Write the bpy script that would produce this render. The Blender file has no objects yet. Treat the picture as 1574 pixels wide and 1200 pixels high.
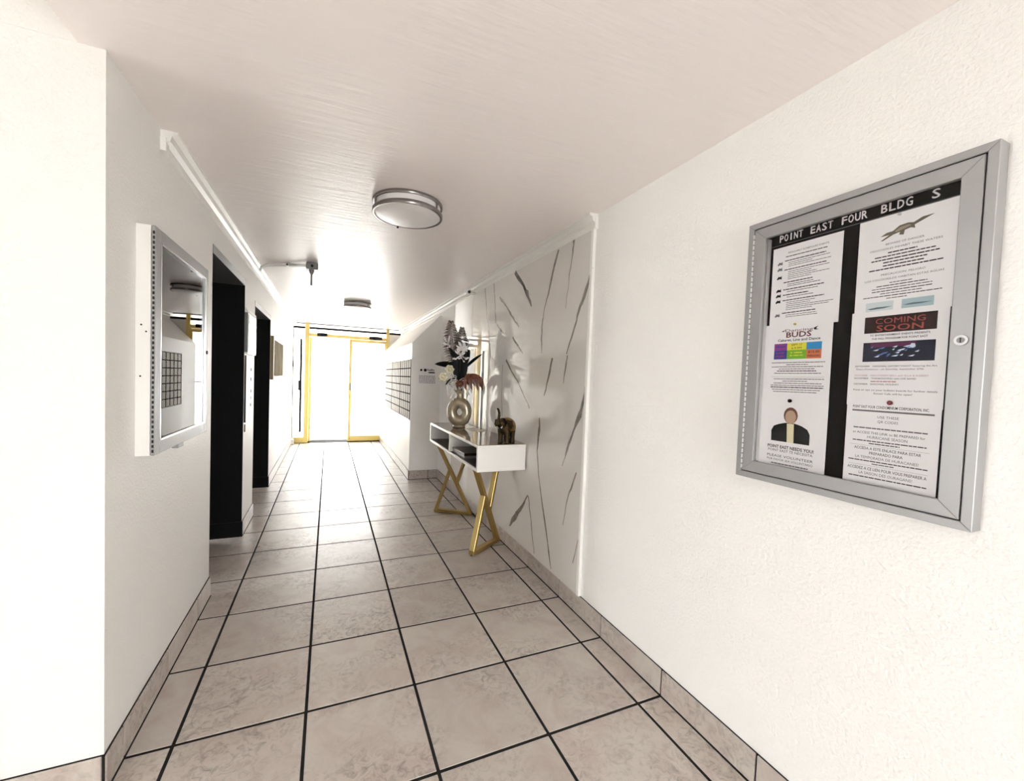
import bpy, bmesh, math, random
from mathutils import Vector, Matrix
random.seed(7)
S = bpy.context.scene
COL = S.collection

# ------------------------------------------------------------------ camera
cam_d = bpy.data.cameras.new('camera'); cam = bpy.data.objects.new('camera', cam_d); COL.objects.link(cam)
r = Vector((0.92105713, -0.38772887, 0.0363331)); u = Vector((-0.02004749, 0.0459664, 0.9987418)); f = Vector((0.38891113, 0.92062664, -0.03456469))
M3 = Matrix((r, u, -f)).transposed()
cam.matrix_world = Matrix.Translation((0.67697, -1.86977, 1.44131)) @ M3.to_4x4()
cam_d.sensor_fit = 'HORIZONTAL'; cam_d.sensor_width = 36
cam_d.lens = 631.2646 * 36 / 1574
cam_d.shift_x = (787 - 771.5547) / 1574; cam_d.shift_y = (605.1293 - 600) / 1574
cam_d.clip_start = 0.02; cam_d.clip_end = 200
S.camera = cam

# ------------------------------------------------------------------ sky, exposure
w = bpy.data.worlds.new('world'); S.world = w; w.use_nodes = True
bg = w.node_tree.nodes['Background']; bg.inputs[0].default_value = (0.97, 0.985, 1.0, 1); bg.inputs[1].default_value = 7.0
S.view_settings.view_transform = 'Standard'; S.view_settings.look = 'None'
S.view_settings.exposure = 1.35; S.view_settings.gamma = 1; S.view_settings.use_curve_mapping = False
S.cycles.max_bounces = 10; S.cycles.diffuse_bounces = 7; S.cycles.glossy_bounces = 5; S.cycles.transparent_max_bounces = 16
S.cycles.use_denoising = True

# ------------------------------------------------------------------ materials
MAT = {}
def mat(name, col, rough=0.5, metal=0.0, spec=0.5, bump=None, var=None, coat=0.0):
    """bump=(scale xyz tuple, strength, detail); var=(scale, amount, second colour)"""
    if name in MAT: return MAT[name]
    m = bpy.data.materials.new(name); m.use_nodes = True; nt = m.node_tree; b = nt.nodes['Principled BSDF']
    b.inputs['Base Color'].default_value = (*col, 1); b.inputs['Roughness'].default_value = rough
    b.inputs['Metallic'].default_value = metal; b.inputs['Specular IOR Level'].default_value = spec
    b.inputs['Coat Weight'].default_value = coat
    geo = nt.nodes.new('ShaderNodeNewGeometry')
    if var:
        n = nt.nodes.new('ShaderNodeTexNoise'); n.inputs['Scale'].default_value = var[0]; n.inputs['Detail'].default_value = 5
        nt.links.new(geo.outputs['Position'], n.inputs['Vector'])
        rp = nt.nodes.new('ShaderNodeValToRGB'); rp.color_ramp.elements[0].position = 0.5 - 0.25 / var[1]; rp.color_ramp.elements[1].position = 0.5 + 0.25 / var[1]
        rp.color_ramp.elements[0].color = (*col, 1); rp.color_ramp.elements[1].color = (*var[2], 1)
        nt.links.new(n.outputs['Fac'], rp.inputs[0]); nt.links.new(rp.outputs[0], b.inputs['Base Color'])
    if bump:
        mp = nt.nodes.new('ShaderNodeMapping'); mp.inputs['Scale'].default_value = bump[0]
        nt.links.new(geo.outputs['Position'], mp.inputs['Vector'])
        n2 = nt.nodes.new('ShaderNodeTexNoise'); n2.inputs['Scale'].default_value = 1; n2.inputs['Detail'].default_value = bump[2]
        nt.links.new(mp.outputs[0], n2.inputs['Vector'])
        bp = nt.nodes.new('ShaderNodeBump'); bp.inputs['Strength'].default_value = bump[1]; bp.inputs['Distance'].default_value = 0.01
        nt.links.new(n2.outputs['Fac'], bp.inputs['Height']); nt.links.new(bp.outputs[0], b.inputs['Normal'])
    MAT[name] = m
    return m

PAINT = mat('wall_paint', (0.91, 0.90, 0.875), 0.45, spec=0.35, bump=((95, 95, 95), 0.3, 2))
PAINT_L = mat('smooth_white_paint', (0.915, 0.905, 0.88), 0.4, bump=((60, 60, 60), 0.2, 2))
CEIL = mat('ceiling_gloss_paint', (0.93, 0.87, 0.85), 0.34, spec=0.6, bump=((4, 30, 10), 0.30, 4))
WHITE = mat('white_enamel', (0.88, 0.87, 0.84), 0.3)
LACQ = mat('white_lacquer', (0.90, 0.89, 0.86), 0.15)
BLACK = mat('black_enamel', (0.004, 0.004, 0.004), 0.6, spec=0.1)
GREYST = mat('grey_steel', (0.20, 0.20, 0.20), 0.35, 0.6)
ALU = mat('silver_aluminium', (0.37, 0.37, 0.37), 0.42, 0.45)
ALUD = mat('brushed_nickel', (0.30, 0.275, 0.265), 0.2, 0.95)
CHROME = mat('chrome', (0.50, 0.50, 0.51), 0.2, 1.0)
GAP = mat('dark_gap', (0.01, 0.01, 0.012), 0.7)
FELT = mat('black_felt', (0.008, 0.007, 0.008), 0.95, spec=0.05)
GROUT = mat('dark_grout', (0.022, 0.021, 0.02), 0.9, spec=0.1)
GOLD = mat('gold_anodised', (0.78, 0.60, 0.20), 0.35, 0.25)
LEGGOLD = mat('brushed_gold', (0.42, 0.30, 0.11), 0.3, 0.8)
TOPBR = mat('bronze_glass_top', (0.23, 0.175, 0.12), 0.07, spec=0.7)
DIFF = mat('white_acrylic', (0.82, 0.80, 0.80), 0.35)
BRONZE = mat('dark_bronze', (0.055, 0.038, 0.018), 0.22, 0.85, bump=((160, 160, 160), 0.5, 2))
BRASS = mat('antique_brass', (0.36, 0.23, 0.07), 0.3, 0.9, bump=((140, 140, 140), 0.6, 2))
PAPER = mat('white_paper', (0.90, 0.89, 0.90), 0.7, spec=0.2)
INK = mat('black_ink', (0.02, 0.02, 0.025), 0.8, spec=0.1)
GREYINK = mat('grey_ink', (0.06, 0.06, 0.065), 0.8, spec=0.1)
LIGHTINK = mat('pale_grey_ink', (0.17, 0.17, 0.18), 0.8, spec=0.1)
LETTER = mat('white_plastic_letter', (0.92, 0.92, 0.92), 0.4)
CONC = mat('pale_concrete', (0.62, 0.61, 0.58), 0.85, var=(3, 1, (0.68, 0.67, 0.65)))
def glass(name, tint=(1, 1, 1), ior=1.5):
    m = bpy.data.materials.new(name); m.use_nodes = True; nt = m.node_tree
    nt.nodes.remove(nt.nodes['Principled BSDF']); out = nt.nodes['Material Output']
    t = nt.nodes.new('ShaderNodeBsdfTransparent'); t.inputs[0].default_value = (*tint, 1)
    g = nt.nodes.new('ShaderNodeBsdfGlossy'); g.inputs['Roughness'].default_value = 0.0
    fr = nt.nodes.new('ShaderNodeFresnel'); fr.inputs['IOR'].default_value = ior
    mx = nt.nodes.new('ShaderNodeMixShader')
    nt.links.new(fr.outputs[0], mx.inputs[0]); nt.links.new(t.outputs[0], mx.inputs[1]); nt.links.new(g.outputs[0], mx.inputs[2])
    nt.links.new(mx.outputs[0], out.inputs[0]); return m
GLASS = glass('clear_glass'); GLASSN = glass('anti_glare_glass', (1, 1, 1), 1.22); GLASS2 = glass('case_glass', (0.93, 0.95, 0.94), 1.6)

def tile_mat(name, base, dark, pink):
    m = bpy.data.materials.new(name); m.use_nodes = True; nt = m.node_tree; b = nt.nodes['Principled BSDF']
    L = nt.links.new; N = nt.nodes.new
    geo = N('ShaderNodeNewGeometry'); oi = N('ShaderNodeObjectInfo')
    vm = N('ShaderNodeVectorMath'); vm.operation = 'MULTIPLY_ADD'; vm.inputs[1].default_value = (7, 7, 7)
    cmb = N('ShaderNodeCombineXYZ'); L(oi.outputs['Random'], cmb.inputs[0]); L(oi.outputs['Random'], cmb.inputs[2])
    L(cmb.outputs[0], vm.inputs[0]); L(geo.outputs['Position'], vm.inputs[2])
    n1 = N('ShaderNodeTexNoise'); n1.inputs['Scale'].default_value = 5; n1.inputs['Detail'].default_value = 6; n1.inputs['Roughness'].default_value = 0.62; n1.inputs['Distortion'].default_value = 1.2
    n2 = N('ShaderNodeTexNoise'); n2.inputs['Scale'].default_value = 22; n2.inputs['Detail'].default_value = 6; n2.inputs['Roughness'].default_value = 0.7; n2.inputs['Distortion'].default_value = 1.5
    n3 = N('ShaderNodeTexNoise'); n3.inputs['Scale'].default_value = 3; n3.inputs['Detail'].default_value = 2
    for n in (n1, n2, n3): L(vm.outputs[0], n.inputs['Vector'])
    r1 = N('ShaderNodeValToRGB'); r1.color_ramp.elements[0].position = 0.40; r1.color_ramp.elements[1].position = 0.66
    r1.color_ramp.elements[0].color = (*base, 1); r1.color_ramp.elements[1].color = (*pink, 1); L(n1.outputs[0], r1.inputs[0])
    r2 = N('ShaderNodeValToRGB'); r2.color_ramp.elements[0].position = 0.46; r2.color_ramp.elements[1].position = 0.74
    r2.color_ramp.elements[0].color = (0, 0, 0, 1); r2.color_ramp.elements[1].color = (1, 1, 1, 1); L(n2.outputs[0], r2.inputs[0])
    r3 = N('ShaderNodeValToRGB'); r3.color_ramp.elements[0].position = 0.38; r3.color_ramp.elements[1].position = 0.60; L(n3.outputs[0], r3.inputs[0])
    mul = N('ShaderNodeMath'); mul.operation = 'MULTIPLY'; L(r2.outputs[0], mul.inputs[0]); L(r3.outputs[0], mul.inputs[1])
    mx = N('ShaderNodeMixRGB'); L(mul.outputs[0], mx.inputs[0]); L(r1.outputs[0], mx.inputs[1]); mx.inputs[2].default_value = (*dark, 1)
    hs = N('ShaderNodeHueSaturation'); mr = N('ShaderNodeMapRange'); mr.inputs[3].default_value = 0.92; mr.inputs[4].default_value = 1.06
    L(oi.outputs['Random'], mr.inputs[0]); L(mr.outputs[0], hs.inputs['Value']); L(mx.outputs[0], hs.inputs['Color'])
    L(hs.outputs[0], b.inputs['Base Color']); b.inputs['Roughness'].default_value = 0.32; b.inputs['Specular IOR Level'].default_value = 0.55
    bp = N('ShaderNodeBump'); bp.inputs['Strength'].default_value = 0.22; bp.inputs['Distance'].default_value = 0.006
    L(n1.outputs[0], bp.inputs['Height']); L(bp.outputs[0], b.inputs['Normal'])
    return m
TILE = tile_mat('ceramic_tile', (0.57, 0.525, 0.475), (0.21, 0.175, 0.15), (0.50, 0.425, 0.385))
MARBLE = mat('polished_white_marble', (0.78, 0.755, 0.72), 0.008, spec=1.0, var=(1.4, 0.9, (0.83, 0.81, 0.785)))
VEIN = mat('grey_marble_vein', (0.16, 0.145, 0.13), 0.02, spec=1.0, var=(30, 1.0, (0.34, 0.32, 0.29)))

# ------------------------------------------------------------------ mesh helpers
class MB:
    def __init__(s): s.v = []; s.f = []
    def add(s, vs, fs):
        o = len(s.v); s.v += [tuple(v) for v in vs]; s.f += [tuple(i + o for i in q) for q in fs]; return s
    def box(s, a, b):
        x0, y0, z0 = a; x1, y1, z1 = b
        return s.add([(x0,y0,z0),(x1,y0,z0),(x1,y1,z0),(x0,y1,z0),(x0,y0,z1),(x1,y0,z1),(x1,y1,z1),(x0,y1,z1)],
                     [(3,2,1,0),(4,5,6,7),(0,1,5,4),(1,2,6,5),(2,3,7,6),(3,0,4,7)])
    def prism(s, pts, axis, a, b):
        """closed 2-D outline extruded along an axis; pts are the other two coordinates in xyz order"""
        n = len(pts)
        def P(p, t): q = list(p); q.insert(axis, t); return q
        return s.add([P(p, a) for p in pts] + [P(p, b) for p in pts],
                     [tuple(range(n))[::-1], tuple(range(n, 2*n))] + [(i, (i+1) % n, n + (i+1) % n, n + i) for i in range(n)])
    def tube(s, pts, rad, n=8, cap=True):
        pts = [Vector(p) for p in pts]; k = len(pts)
        rr = rad if isinstance(rad, (list, tuple)) else [rad] * k
        t0 = (pts[1] - pts[0]).normalized(); ref = Vector((0,0,1)) if abs(t0.z) < 0.9 else Vector((1,0,0))
        nrm = t0.cross(ref).normalized(); o = len(s.v)
        for i, p in enumerate(pts):
            t = (pts[min(i+1, k-1)] - pts[max(i-1, 0)]).normalized()
            nrm = (nrm - t * nrm.dot(t)).normalized(); bn = t.cross(nrm)
            for j in range(n):
                a = 2 * math.pi * j / n; s.v.append(tuple(p + (nrm * math.cos(a) + bn * math.sin(a)) * rr[i]))
        for i in range(k-1):
            for j in range(n): s.f.append((o+i*n+j, o+i*n+(j+1) % n, o+(i+1)*n+(j+1) % n, o+(i+1)*n+j))
        if cap: s.f.append(tuple(o+j for j in range(n))[::-1]); s.f.append(tuple(o+(k-1)*n+j for j in range(n)))
        return s
    def bar(s, p, q, wa, wb, side):
        """rectangular bar from p to q; side = direction of width wa"""
        p, q = Vector(p), Vector(q); t = (q-p).normalized(); a = Vector(side); a = (a - t*a.dot(t)).normalized(); b = t.cross(a)
        vs = [x + a*wa/2*i + b*wb/2*j for x in (p, q) for i, j in ((-1,-1),(1,-1),(1,1),(-1,1))]
        return s.add(vs, [(3,2,1,0),(4,5,6,7),(0,1,5,4),(1,2,6,5),(2,3,7,6),(3,0,4,7)])
    def lathe(s, prof, c=(0,0,0), n=48, sx=1, sy=1):
        o = len(s.v); k = len(prof)
        for (rad, z) in prof:
            for j in range(n):
                a = 2*math.pi*j/n; s.v.append((c[0]+rad*math.cos(a)*sx, c[1]+rad*math.sin(a)*sy, c[2]+z))
        for i in range(k-1):
            for j in range(n): s.f.append((o+i*n+j, o+i*n+(j+1) % n, o+(i+1)*n+(j+1) % n, o+(i+1)*n+j))
        s.f.append(tuple(o+j for j in range(n))[::-1]); s.f.append(tuple(o+(k-1)*n+j for j in range(n)))
        return s
    def ell(s, c, rx, ry, rz, n=16, m=10, rot=None):
        o = len(s.v); R = rot or Matrix.Identity(3)
        for i in range(m+1):
            ph = math.pi*i/m
            for j in range(n):
                a = 2*math.pi*j/n
                s.v.append(tuple(Vector(c) + R @ Vector((rx*math.sin(ph)*math.cos(a), ry*math.sin(ph)*math.sin(a), -rz*math.cos(ph)))))
        for i in range(m):
            for j in range(n): s.f.append((o+i*n+j, o+i*n+(j+1) % n, o+(i+1)*n+(j+1) % n, o+(i+1)*n+j))
        return s
    def mesh(s, name, m, bevel=0, smooth=False, merge=False):
        me = bpy.data.meshes.new(name); me.from_pydata(s.v, [], s.f); me.update()
        bm = bmesh.new(); bm.from_mesh(me)
        if merge or smooth: bmesh.ops.remove_doubles(bm, verts=bm.verts, dist=1e-6)
        bmesh.ops.recalc_face_normals(bm, faces=bm.faces)
        if bevel: bmesh.ops.bevel(bm, geom=list(bm.edges), offset=bevel, segments=1, affect='EDGES', clamp_overlap=True)
        bm.to_mesh(me); bm.free()
        if smooth:
            me.shade_smooth()
            try: me.set_sharp_from_angle(angle=math.radians(38))
            except Exception: pass
        me.materials.append(m)
        return me
    def build(s, name, m, parent=None, bevel=0, smooth=False, origin=None, merge=False):
        if origin:
            ox, oy, oz = origin; s.v = [(x-ox, y-oy, z-oz) for x, y, z in s.v]
        return link(name, s.mesh(name, m, bevel, smooth, merge), parent, origin)

WP = {}
def link(name, me, parent=None, loc=None):
    """loc is a world position; parents are never rotated or scaled"""
    o = bpy.data.objects.new(name, me); COL.objects.link(o)
    wl = Vector(loc or (0,0,0)); WP[o.name] = wl
    if parent is not None:
        o.parent = parent; o.location = wl - WP[parent.name]
    else: o.location = wl
    return o
def thing(name, label, cat, loc, group=None):
    o = link(name, None, None, loc); o.empty_display_size = 0.05; tag(o, label, cat, group); return o
def tag(o, label, cat, group=None):
    o['label'] = label; o['category'] = cat
    if group: o['group'] = group
    return o
def struct(o, label=None):
    o['kind'] = 'structure'
    if label: o['label'] = label
    return o
def B(a, b): return MB().box(a, b)

# ------------------------------------------------------------------ setting
W, H = 2.136, 2.447
YF = -0.12            # plane of the wall that faces the camera on the left
YE = 7.45             # entrance at the far end
YB = -4.9             # where the wall and the ceiling slab end behind the camera
T = 0.46              # tile pitch

floor = struct(B((-4.6, YB-0.6, -0.08), (W+0.25, YE+0.35, -0.0018)).build('floor', GROUT), 'beige ceramic tile floor with dark grout joints')
# tiles: columns between joint lines, shared meshes
cols = []
xs = [0.156 + i*T for i in range(5)]
g = 0.0052
cols.append((xs[0]-T, xs[0]))
for i in range(4): cols.append((xs[i], xs[i+1]))
cols.append((xs[4], W))
tm = {}
def tile_mesh(wd, ln):
    k = (round(wd, 3), round(ln, 3))
    if k not in tm:
        a, b = wd/2 - g, ln/2 - g
        tm[k] = B((-a, -b, -0.012), (a, b, 0)).mesh('tile', TILE, bevel=0.0028)
    return tm[k]
for j in range(-10, 16):
    y0 = j*T; y1 = min(y0+T, YE-0.02)
    for (x0, x1) in cols:
        link('tile', tile_mesh(x1-x0, y1-y0), floor, ((x0+x1)/2, (y0+y1)/2, 0))
    if j < 0:
        for k in range(2, 11):
            if y0 + T <= 0.01: link('tile', tile_mesh(T, T), floor, (xs[0]-T*(k-0.5), y0+T/2, 0))
outside = struct(MB().box((-40, -40, -0.12), (40, 40, -0.085)).build('ground', CONC), 'pale paving outside')

# right wall
wall_r = struct(B((W, YB, 0), (W+0.2, YE+0.3, H+0.4)).build('wall_right', PAINT), 'long white textured wall with the notice case and marble panel')
# ceiling slab: over the corridor only, its edge ends above the open side on the left
ceil = struct(MB().prism([(-0.068, YB), (W, YB), (W, YE+0.9), (-0.45, YE+0.9), (-0.45, YF+0.1), (-0.068, YF+0.1)], 2, H, H+0.18).build('ceiling', CEIL), 'glossy white ceiling')
# left wall with two lift openings
o1 = (1.20, 2.25); o2 = (2.79, 3.93); hz1, hz2 = 2.215, 2.125; dp = 0.36
wl = MB()
wl.box((-0.45, YF, 0), (0, o1[0], H)); wl.box((-0.45, o1[0], hz1), (0, o1[1], H)); wl.box((-0.45, o1[1], 0), (0, o2[0], H))
wl.box((-0.45, o2[0], hz2), (0, o2[1], H)); wl.box((-0.45, o2[1], 0), (0, YE+0.3, H))
wall_l = struct(wl.build('wall_left', PAINT), 'white textured wall with two lift openings')
wall_f = struct(B((-4.4, YF, 0), (-0.45, YF+0.2, 3.1)).build('wall_front', PAINT), 'white textured wall facing the open side')
B((-0.45, YF, H+0.0005), (-0.0685, YF+0.0995, 3.1)).build('upper_wall', PAINT, wall_f)
porch = struct(B((-4.4, YB, 2.60), (-0.069, YF, 2.75)).build('ceiling_porch', PAINT_L), 'white ceiling over the side lobby')
OY0, OY1, OZ = -1.4, -0.25, 2.1          # open doorway of the side lobby, to the left of the camera
m = MB().box((-4.6, YB, 0), (-4.4, OY0, 2.9)).box((-4.6, OY1, 0), (-4.4, YF+0.2, 2.9)).box((-4.6, OY0, OZ), (-4.4, OY1, 2.9))
struct(m.build('wall_side', PAINT), 'white side wall of the lobby with a doorway to the outside')
m = MB().box((-4.6, YB-0.2, 0), (0.7, YB, 2.9)).box((1.85, YB-0.2, 0), (W+0.2, YB, 2.9)).box((0.7, YB-0.2, 2.1), (1.85, YB, 2.9))
struct(m.build('wall_back', PAINT), 'white wall with a doorway behind the camera')
for n, (a, b), hz, lab in ((1, o1, hz1, 'near black lift opening'), (2, o2, hz2, 'far black lift opening')):
    e = 0.004
    d = struct(B((-dp-0.03, a+0.05, 0), (-dp, b-0.05, hz-0.06)).build('door_%d' % n, BLACK), lab + ' in the left wall')
    B((-dp-0.03, b-0.012, 0), (0.003, b, hz-0.055)).build('jamb', BLACK, d)
    B((-dp-0.03, a, 0), (-0.002, a+0.012, hz-0.055)).build('jamb', BLACK, d)
    B((-dp-0.03, a, hz-0.055), (0.003, b, hz-0.0)).build('header', GREYST, d)
    B((-dp-0.03, b-0.024, 0.0), (0.012, b-0.012, 0.13)).build('kick_plate', BLACK, d)
    B((-dp, (a+b)/2-0.004, 0.01), (-dp+0.004, (a+b)/2+0.004, hz-0.06)).build('door_seam', GAP, d)

# baseboards of cut tile
BH = 0.122
def baseboard(name, axis, fixed, side, a, b, lab):
    """axis 'y': runs along y at x=fixed, proud by side; axis 'x': runs along x at y=fixed"""
    th = 0.011
    def mk(p, q, t, z1, z0=0.0):
        lo, hi = sorted((fixed, fixed + side*t))
        return ((lo, p, z0), (hi, q, z1)) if axis == 'y' else ((p, lo, z0), (q, hi, z1))
    root = struct(MB().box(*mk(a, b, th*0.5, BH+0.0015)).box(*mk(a, b, th+0.0035, 0.0022)).build(name, GROUT), lab)
    cuts = [a] + [k*T + (0 if axis == 'y' else 0.156) for k in range(-20, 40) if a+0.03 < k*T + (0 if axis == 'y' else 0.156) < b-0.03] + [b]
    for p, q in zip(cuts, cuts[1:]):
        aa, bb = mk(p+0.0035, q-0.0035, th, BH, 0.0045)
        o = tuple((x+y)/2 for x, y in zip(aa, bb))
        MB().box(aa, bb).build('baseboard_tile', TILE, root, bevel=0.002, origin=o)
    return root
MX, MY = 1.728, 3.86                     # mailbox block: front plane and near end
baseboard('baseboard_right', 'y', W, -1, YB, MY-0.012, 'tile skirting along the right wall')
baseboard('baseboard_left', 'y', 0, 1, YF-0.011, o1[0], 'tile skirting of the left wall before the lifts')
baseboard('baseboard_pillar', 'y', 0, 1, o1[1], o2[0], 'tile skirting of the pier between the lifts')
baseboard('baseboard_far', 'y', 0, 1, o2[1], YE-0.06, 'tile skirting of the far left wall')
baseboard('baseboard_front', 'x', YF, -1, -4.38, 0.0, 'tile skirting of the wall facing the open side')
baseboard('baseboard_mailbox_end', 'x', MY, -1, MX, W-0.012, 'tile skirting on the near end of the mailbox block')
baseboard('baseboard_mailbox_side', 'y', MX, -1, MY-0.011, YE-0.06, 'tile skirting below the mailboxes')

# corner mouldings under the ceiling
def moulding(name, x, side, a, b, lab):
    pr = [(0, 0), (0.014, 0), (0.016, 0.030), (0.034, 0.042), (0.040, 0.064), (0.060, 0.072), (0.060, 0.084), (0, 0.084)]
    pts = [(x + side*p, H-0.084+q) for p, q in pr]
    o = MB().prism(pts, 1, a, b).build(name, WHITE); struct(o, lab)
    B(*((min(x, x+side*0.022), a-0.006, H-0.088), (max(x, x+side*0.022), a+0.03, H-0.03))).build('end_cap', WHITE, o, bevel=0.002)
    return o
moulding('trim_1', 0, 1, 0.34, YE-0.03, 'white cornice strip above the left wall')
moulding('trim_2', W, -1, 0.21, YE-0.03, 'white cornice strip above the marble panel')

# marble cladding on the right wall
MXF = W - 0.018
cl = thing('marble_panel', 'glossy white marble wall panel with grey veins behind the console table', 'wall panel', (W, 1.6, 0))
for a, b in ((0.245, 2.452), (2.456, 3.13)):
    B((MXF, a, BH+0.002), (W-0.001, b, H-0.086)).build('marble_slab', MARBLE, cl, bevel=0.0012, origin=((MXF+W)/2, (a+b)/2, 1.2))
B((MXF-0.004, 0.218, BH+0.002), (W-0.0005, 0.243, H-0.086)).build('edge_strip', WHITE, cl, bevel=0.002)
VEINS = [
 [(1.348,2.358,0.0485),(1.293,2.312,0.0442),(1.238,2.266,0.0399),(1.188,2.222,0.0357),(1.160,2.193,0.0408),(1.133,2.163,0.0459),(1.102,2.133,0.0502),(1.074,2.094,0.0374),(1.039,2.055,0.0246),(1.014,2.017,0.0119)],
 [(1.291,2.313,0.0110),(1.247,2.275,0.0136),(1.198,2.237,0.0153),(1.163,2.202,0.0179),(1.132,2.165,0.0144),(1.108,2.129,0.0119),(1.077,2.093,0.0085)],
 [(0.630,2.349,0.0255),(0.654,2.302,0.0255),(0.681,2.254,0.0264),(0.700,2.204,0.0263),(0.718,2.158,0.0230),(0.736,2.111,0.0213),(0.754,2.064,0.0179),(0.771,2.034,0.0145),(0.783,2.002,0.0119),(0.803,1.972,0.0094),(0.810,1.943,0.0111),(0.814,1.913,0.0144),(0.823,1.884,0.0178),(0.828,1.842,0.0187),(0.826,1.799,0.0204),(0.831,1.756,0.0221),(0.823,1.719,0.0170),(0.821,1.682,0.0119),(0.823,1.645,0.0068)],
 [(0.657,1.606,0.0196),(0.671,1.561,0.0221),(0.685,1.515,0.0247),(0.703,1.469,0.0263),(0.720,1.425,0.0230),(0.735,1.381,0.0187),(0.758,1.336,0.0145)],
 [(0.441,2.359,0.0230),(0.440,2.331,0.0187),(0.447,2.305,0.0162),(0.446,2.277,0.0119),(0.457,2.233,0.0111),(0.465,2.189,0.0094),(0.478,2.146,0.0085),(0.481,2.073,0.0068),(0.499,2.002,0.0060),(0.504,1.929,0.0043)],
 [(0.223,2.202,0.0102),(0.228,2.166,0.0145),(0.228,2.128,0.0196),(0.236,2.093,0.0238),(0.252,2.051,0.0246),(0.276,2.011,0.0247),(0.296,1.968,0.0255),(0.307,1.952,0.0289),(0.321,1.936,0.0332),(0.334,1.920,0.0366),(0.347,1.891,0.0314),(0.361,1.861,0.0272),(0.368,1.831,0.0212),(0.388,1.796,0.0213),(0.407,1.760,0.0195),(0.420,1.724,0.0195),(0.441,1.692,0.0162),(0.457,1.659,0.0128),(0.473,1.626,0.0085)],
 [(0.461,1.616,0.0128),(0.462,1.596,0.0145),(0.470,1.577,0.0153),(0.470,1.557,0.0170),(0.484,1.514,0.0136),(0.491,1.471,0.0102),(0.495,1.427,0.0060)],
 [(0.229,1.446,0.0119),(0.240,1.413,0.0144),(0.243,1.379,0.0170),(0.254,1.345,0.0204),(0.263,1.310,0.0246),(0.273,1.274,0.0306),(0.288,1.238,0.0357),(0.303,1.212,0.0314),(0.321,1.185,0.0264),(0.335,1.159,0.0213),(0.349,1.131,0.0212),(0.364,1.103,0.0212),(0.380,1.075,0.0221),(0.398,1.039,0.0196),(0.415,1.003,0.0170),(0.428,0.968,0.0136),(0.437,0.941,0.0111),(0.457,0.911,0.0085),(0.469,0.883,0.0059)],
 [(0.814,1.170,0.0144),(0.810,1.141,0.0196),(0.808,1.112,0.0238),(0.808,1.083,0.0289),(0.816,1.028,0.0246),(0.823,0.974,0.0195),(0.829,0.919,0.0144),(0.813,0.862,0.0144),(0.802,0.804,0.0145),(0.789,0.747,0.0145),(0.768,0.688,0.0145),(0.747,0.629,0.0153),(0.727,0.571,0.0153),(0.686,0.479,0.0162),(0.650,0.388,0.0187),(0.614,0.299,0.0196),(0.597,0.247,0.0145),(0.580,0.196,0.0102),(0.560,0.146,0.0060)],
 [(0.951,0.553,0.0119),(0.985,0.516,0.0187),(1.009,0.481,0.0255),(1.039,0.444,0.0331),(1.077,0.410,0.0365),(1.111,0.376,0.0408),(1.145,0.342,0.0442),(1.166,0.317,0.0476),(1.191,0.291,0.0510),(1.217,0.264,0.0544),(1.234,0.243,0.0399),(1.257,0.221,0.0246),(1.273,0.200,0.0093)],
 [(0.944,0.549,0.0119),(0.926,0.507,0.0128),(0.919,0.462,0.0128),(0.898,0.421,0.0136),(0.882,0.376,0.0128),(0.870,0.330,0.0111),(0.858,0.284,0.0094),(0.843,0.239,0.0077),(0.823,0.196,0.0068),(0.811,0.150,0.0060)],
 [(0.297,0.877,0.0111),(0.312,0.847,0.0119),(0.325,0.818,0.0119),(0.335,0.789,0.0136),(0.349,0.761,0.0127),(0.367,0.731,0.0119),(0.382,0.702,0.0111),(0.402,0.634,0.0094),(0.414,0.567,0.0068),(0.430,0.498,0.0043)],
 [(0.232,0.508,0.0034),(0.256,0.439,0.0051),(0.273,0.372,0.0051),(0.297,0.301,0.0068)],
 [(1.680,2.203,0.0170),(1.659,2.191,0.0230),(1.651,2.180,0.0289),(1.625,2.167,0.0340),(1.592,2.148,0.0298),(1.562,2.130,0.0255),(1.540,2.113,0.0221),(1.509,2.089,0.0212),(1.479,2.066,0.0204),(1.454,2.043,0.0204),(1.418,2.017,0.0221),(1.393,1.994,0.0238),(1.355,1.969,0.0255),(1.317,1.939,0.0204),(1.265,1.909,0.0144),(1.230,1.881,0.0093)],
 [(1.720,1.955,0.0187),(1.686,1.932,0.0204),(1.648,1.910,0.0212),(1.613,1.888,0.0221),(1.591,1.872,0.0187),(1.551,1.855,0.0144),(1.513,1.838,0.0102)],
 [(1.478,1.613,0.0246),(1.425,1.579,0.0213),(1.388,1.545,0.0187),(1.344,1.513,0.0153),(1.297,1.484,0.0144),(1.257,1.455,0.0144),(1.212,1.428,0.0127),(1.174,1.394,0.0119),(1.134,1.361,0.0119),(1.098,1.329,0.0128),(1.057,1.295,0.0127),(1.012,1.262,0.0145),(0.980,1.228,0.0162)],
 [(1.352,1.808,0.0196),(1.317,1.781,0.0195),(1.276,1.754,0.0187),(1.239,1.728,0.0187),(1.211,1.706,0.0145),(1.174,1.683,0.0102),(1.140,1.660,0.0068)],
 [(2.073,2.358,0.0187),(2.058,2.288,0.0195),(2.034,2.217,0.0187),(2.021,2.148,0.0187),(1.988,2.044,0.0170),(1.941,1.940,0.0162),(1.910,1.840,0.0153),(1.894,1.775,0.0144),(1.879,1.711,0.0136),(1.864,1.647,0.0128)],
 [(1.836,2.360,0.0128),(1.817,2.289,0.0136),(1.803,2.214,0.0136),(1.781,2.137,0.0153),(1.781,2.082,0.0136),(1.759,2.024,0.0127),(1.754,1.969,0.0119)],
 [(1.544,1.578,0.0085),(1.553,1.500,0.0093),(1.546,1.422,0.0094),(1.556,1.343,0.0094),(1.546,1.265,0.0102),(1.530,1.187,0.0085),(1.516,1.110,0.0094)],
]
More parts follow.
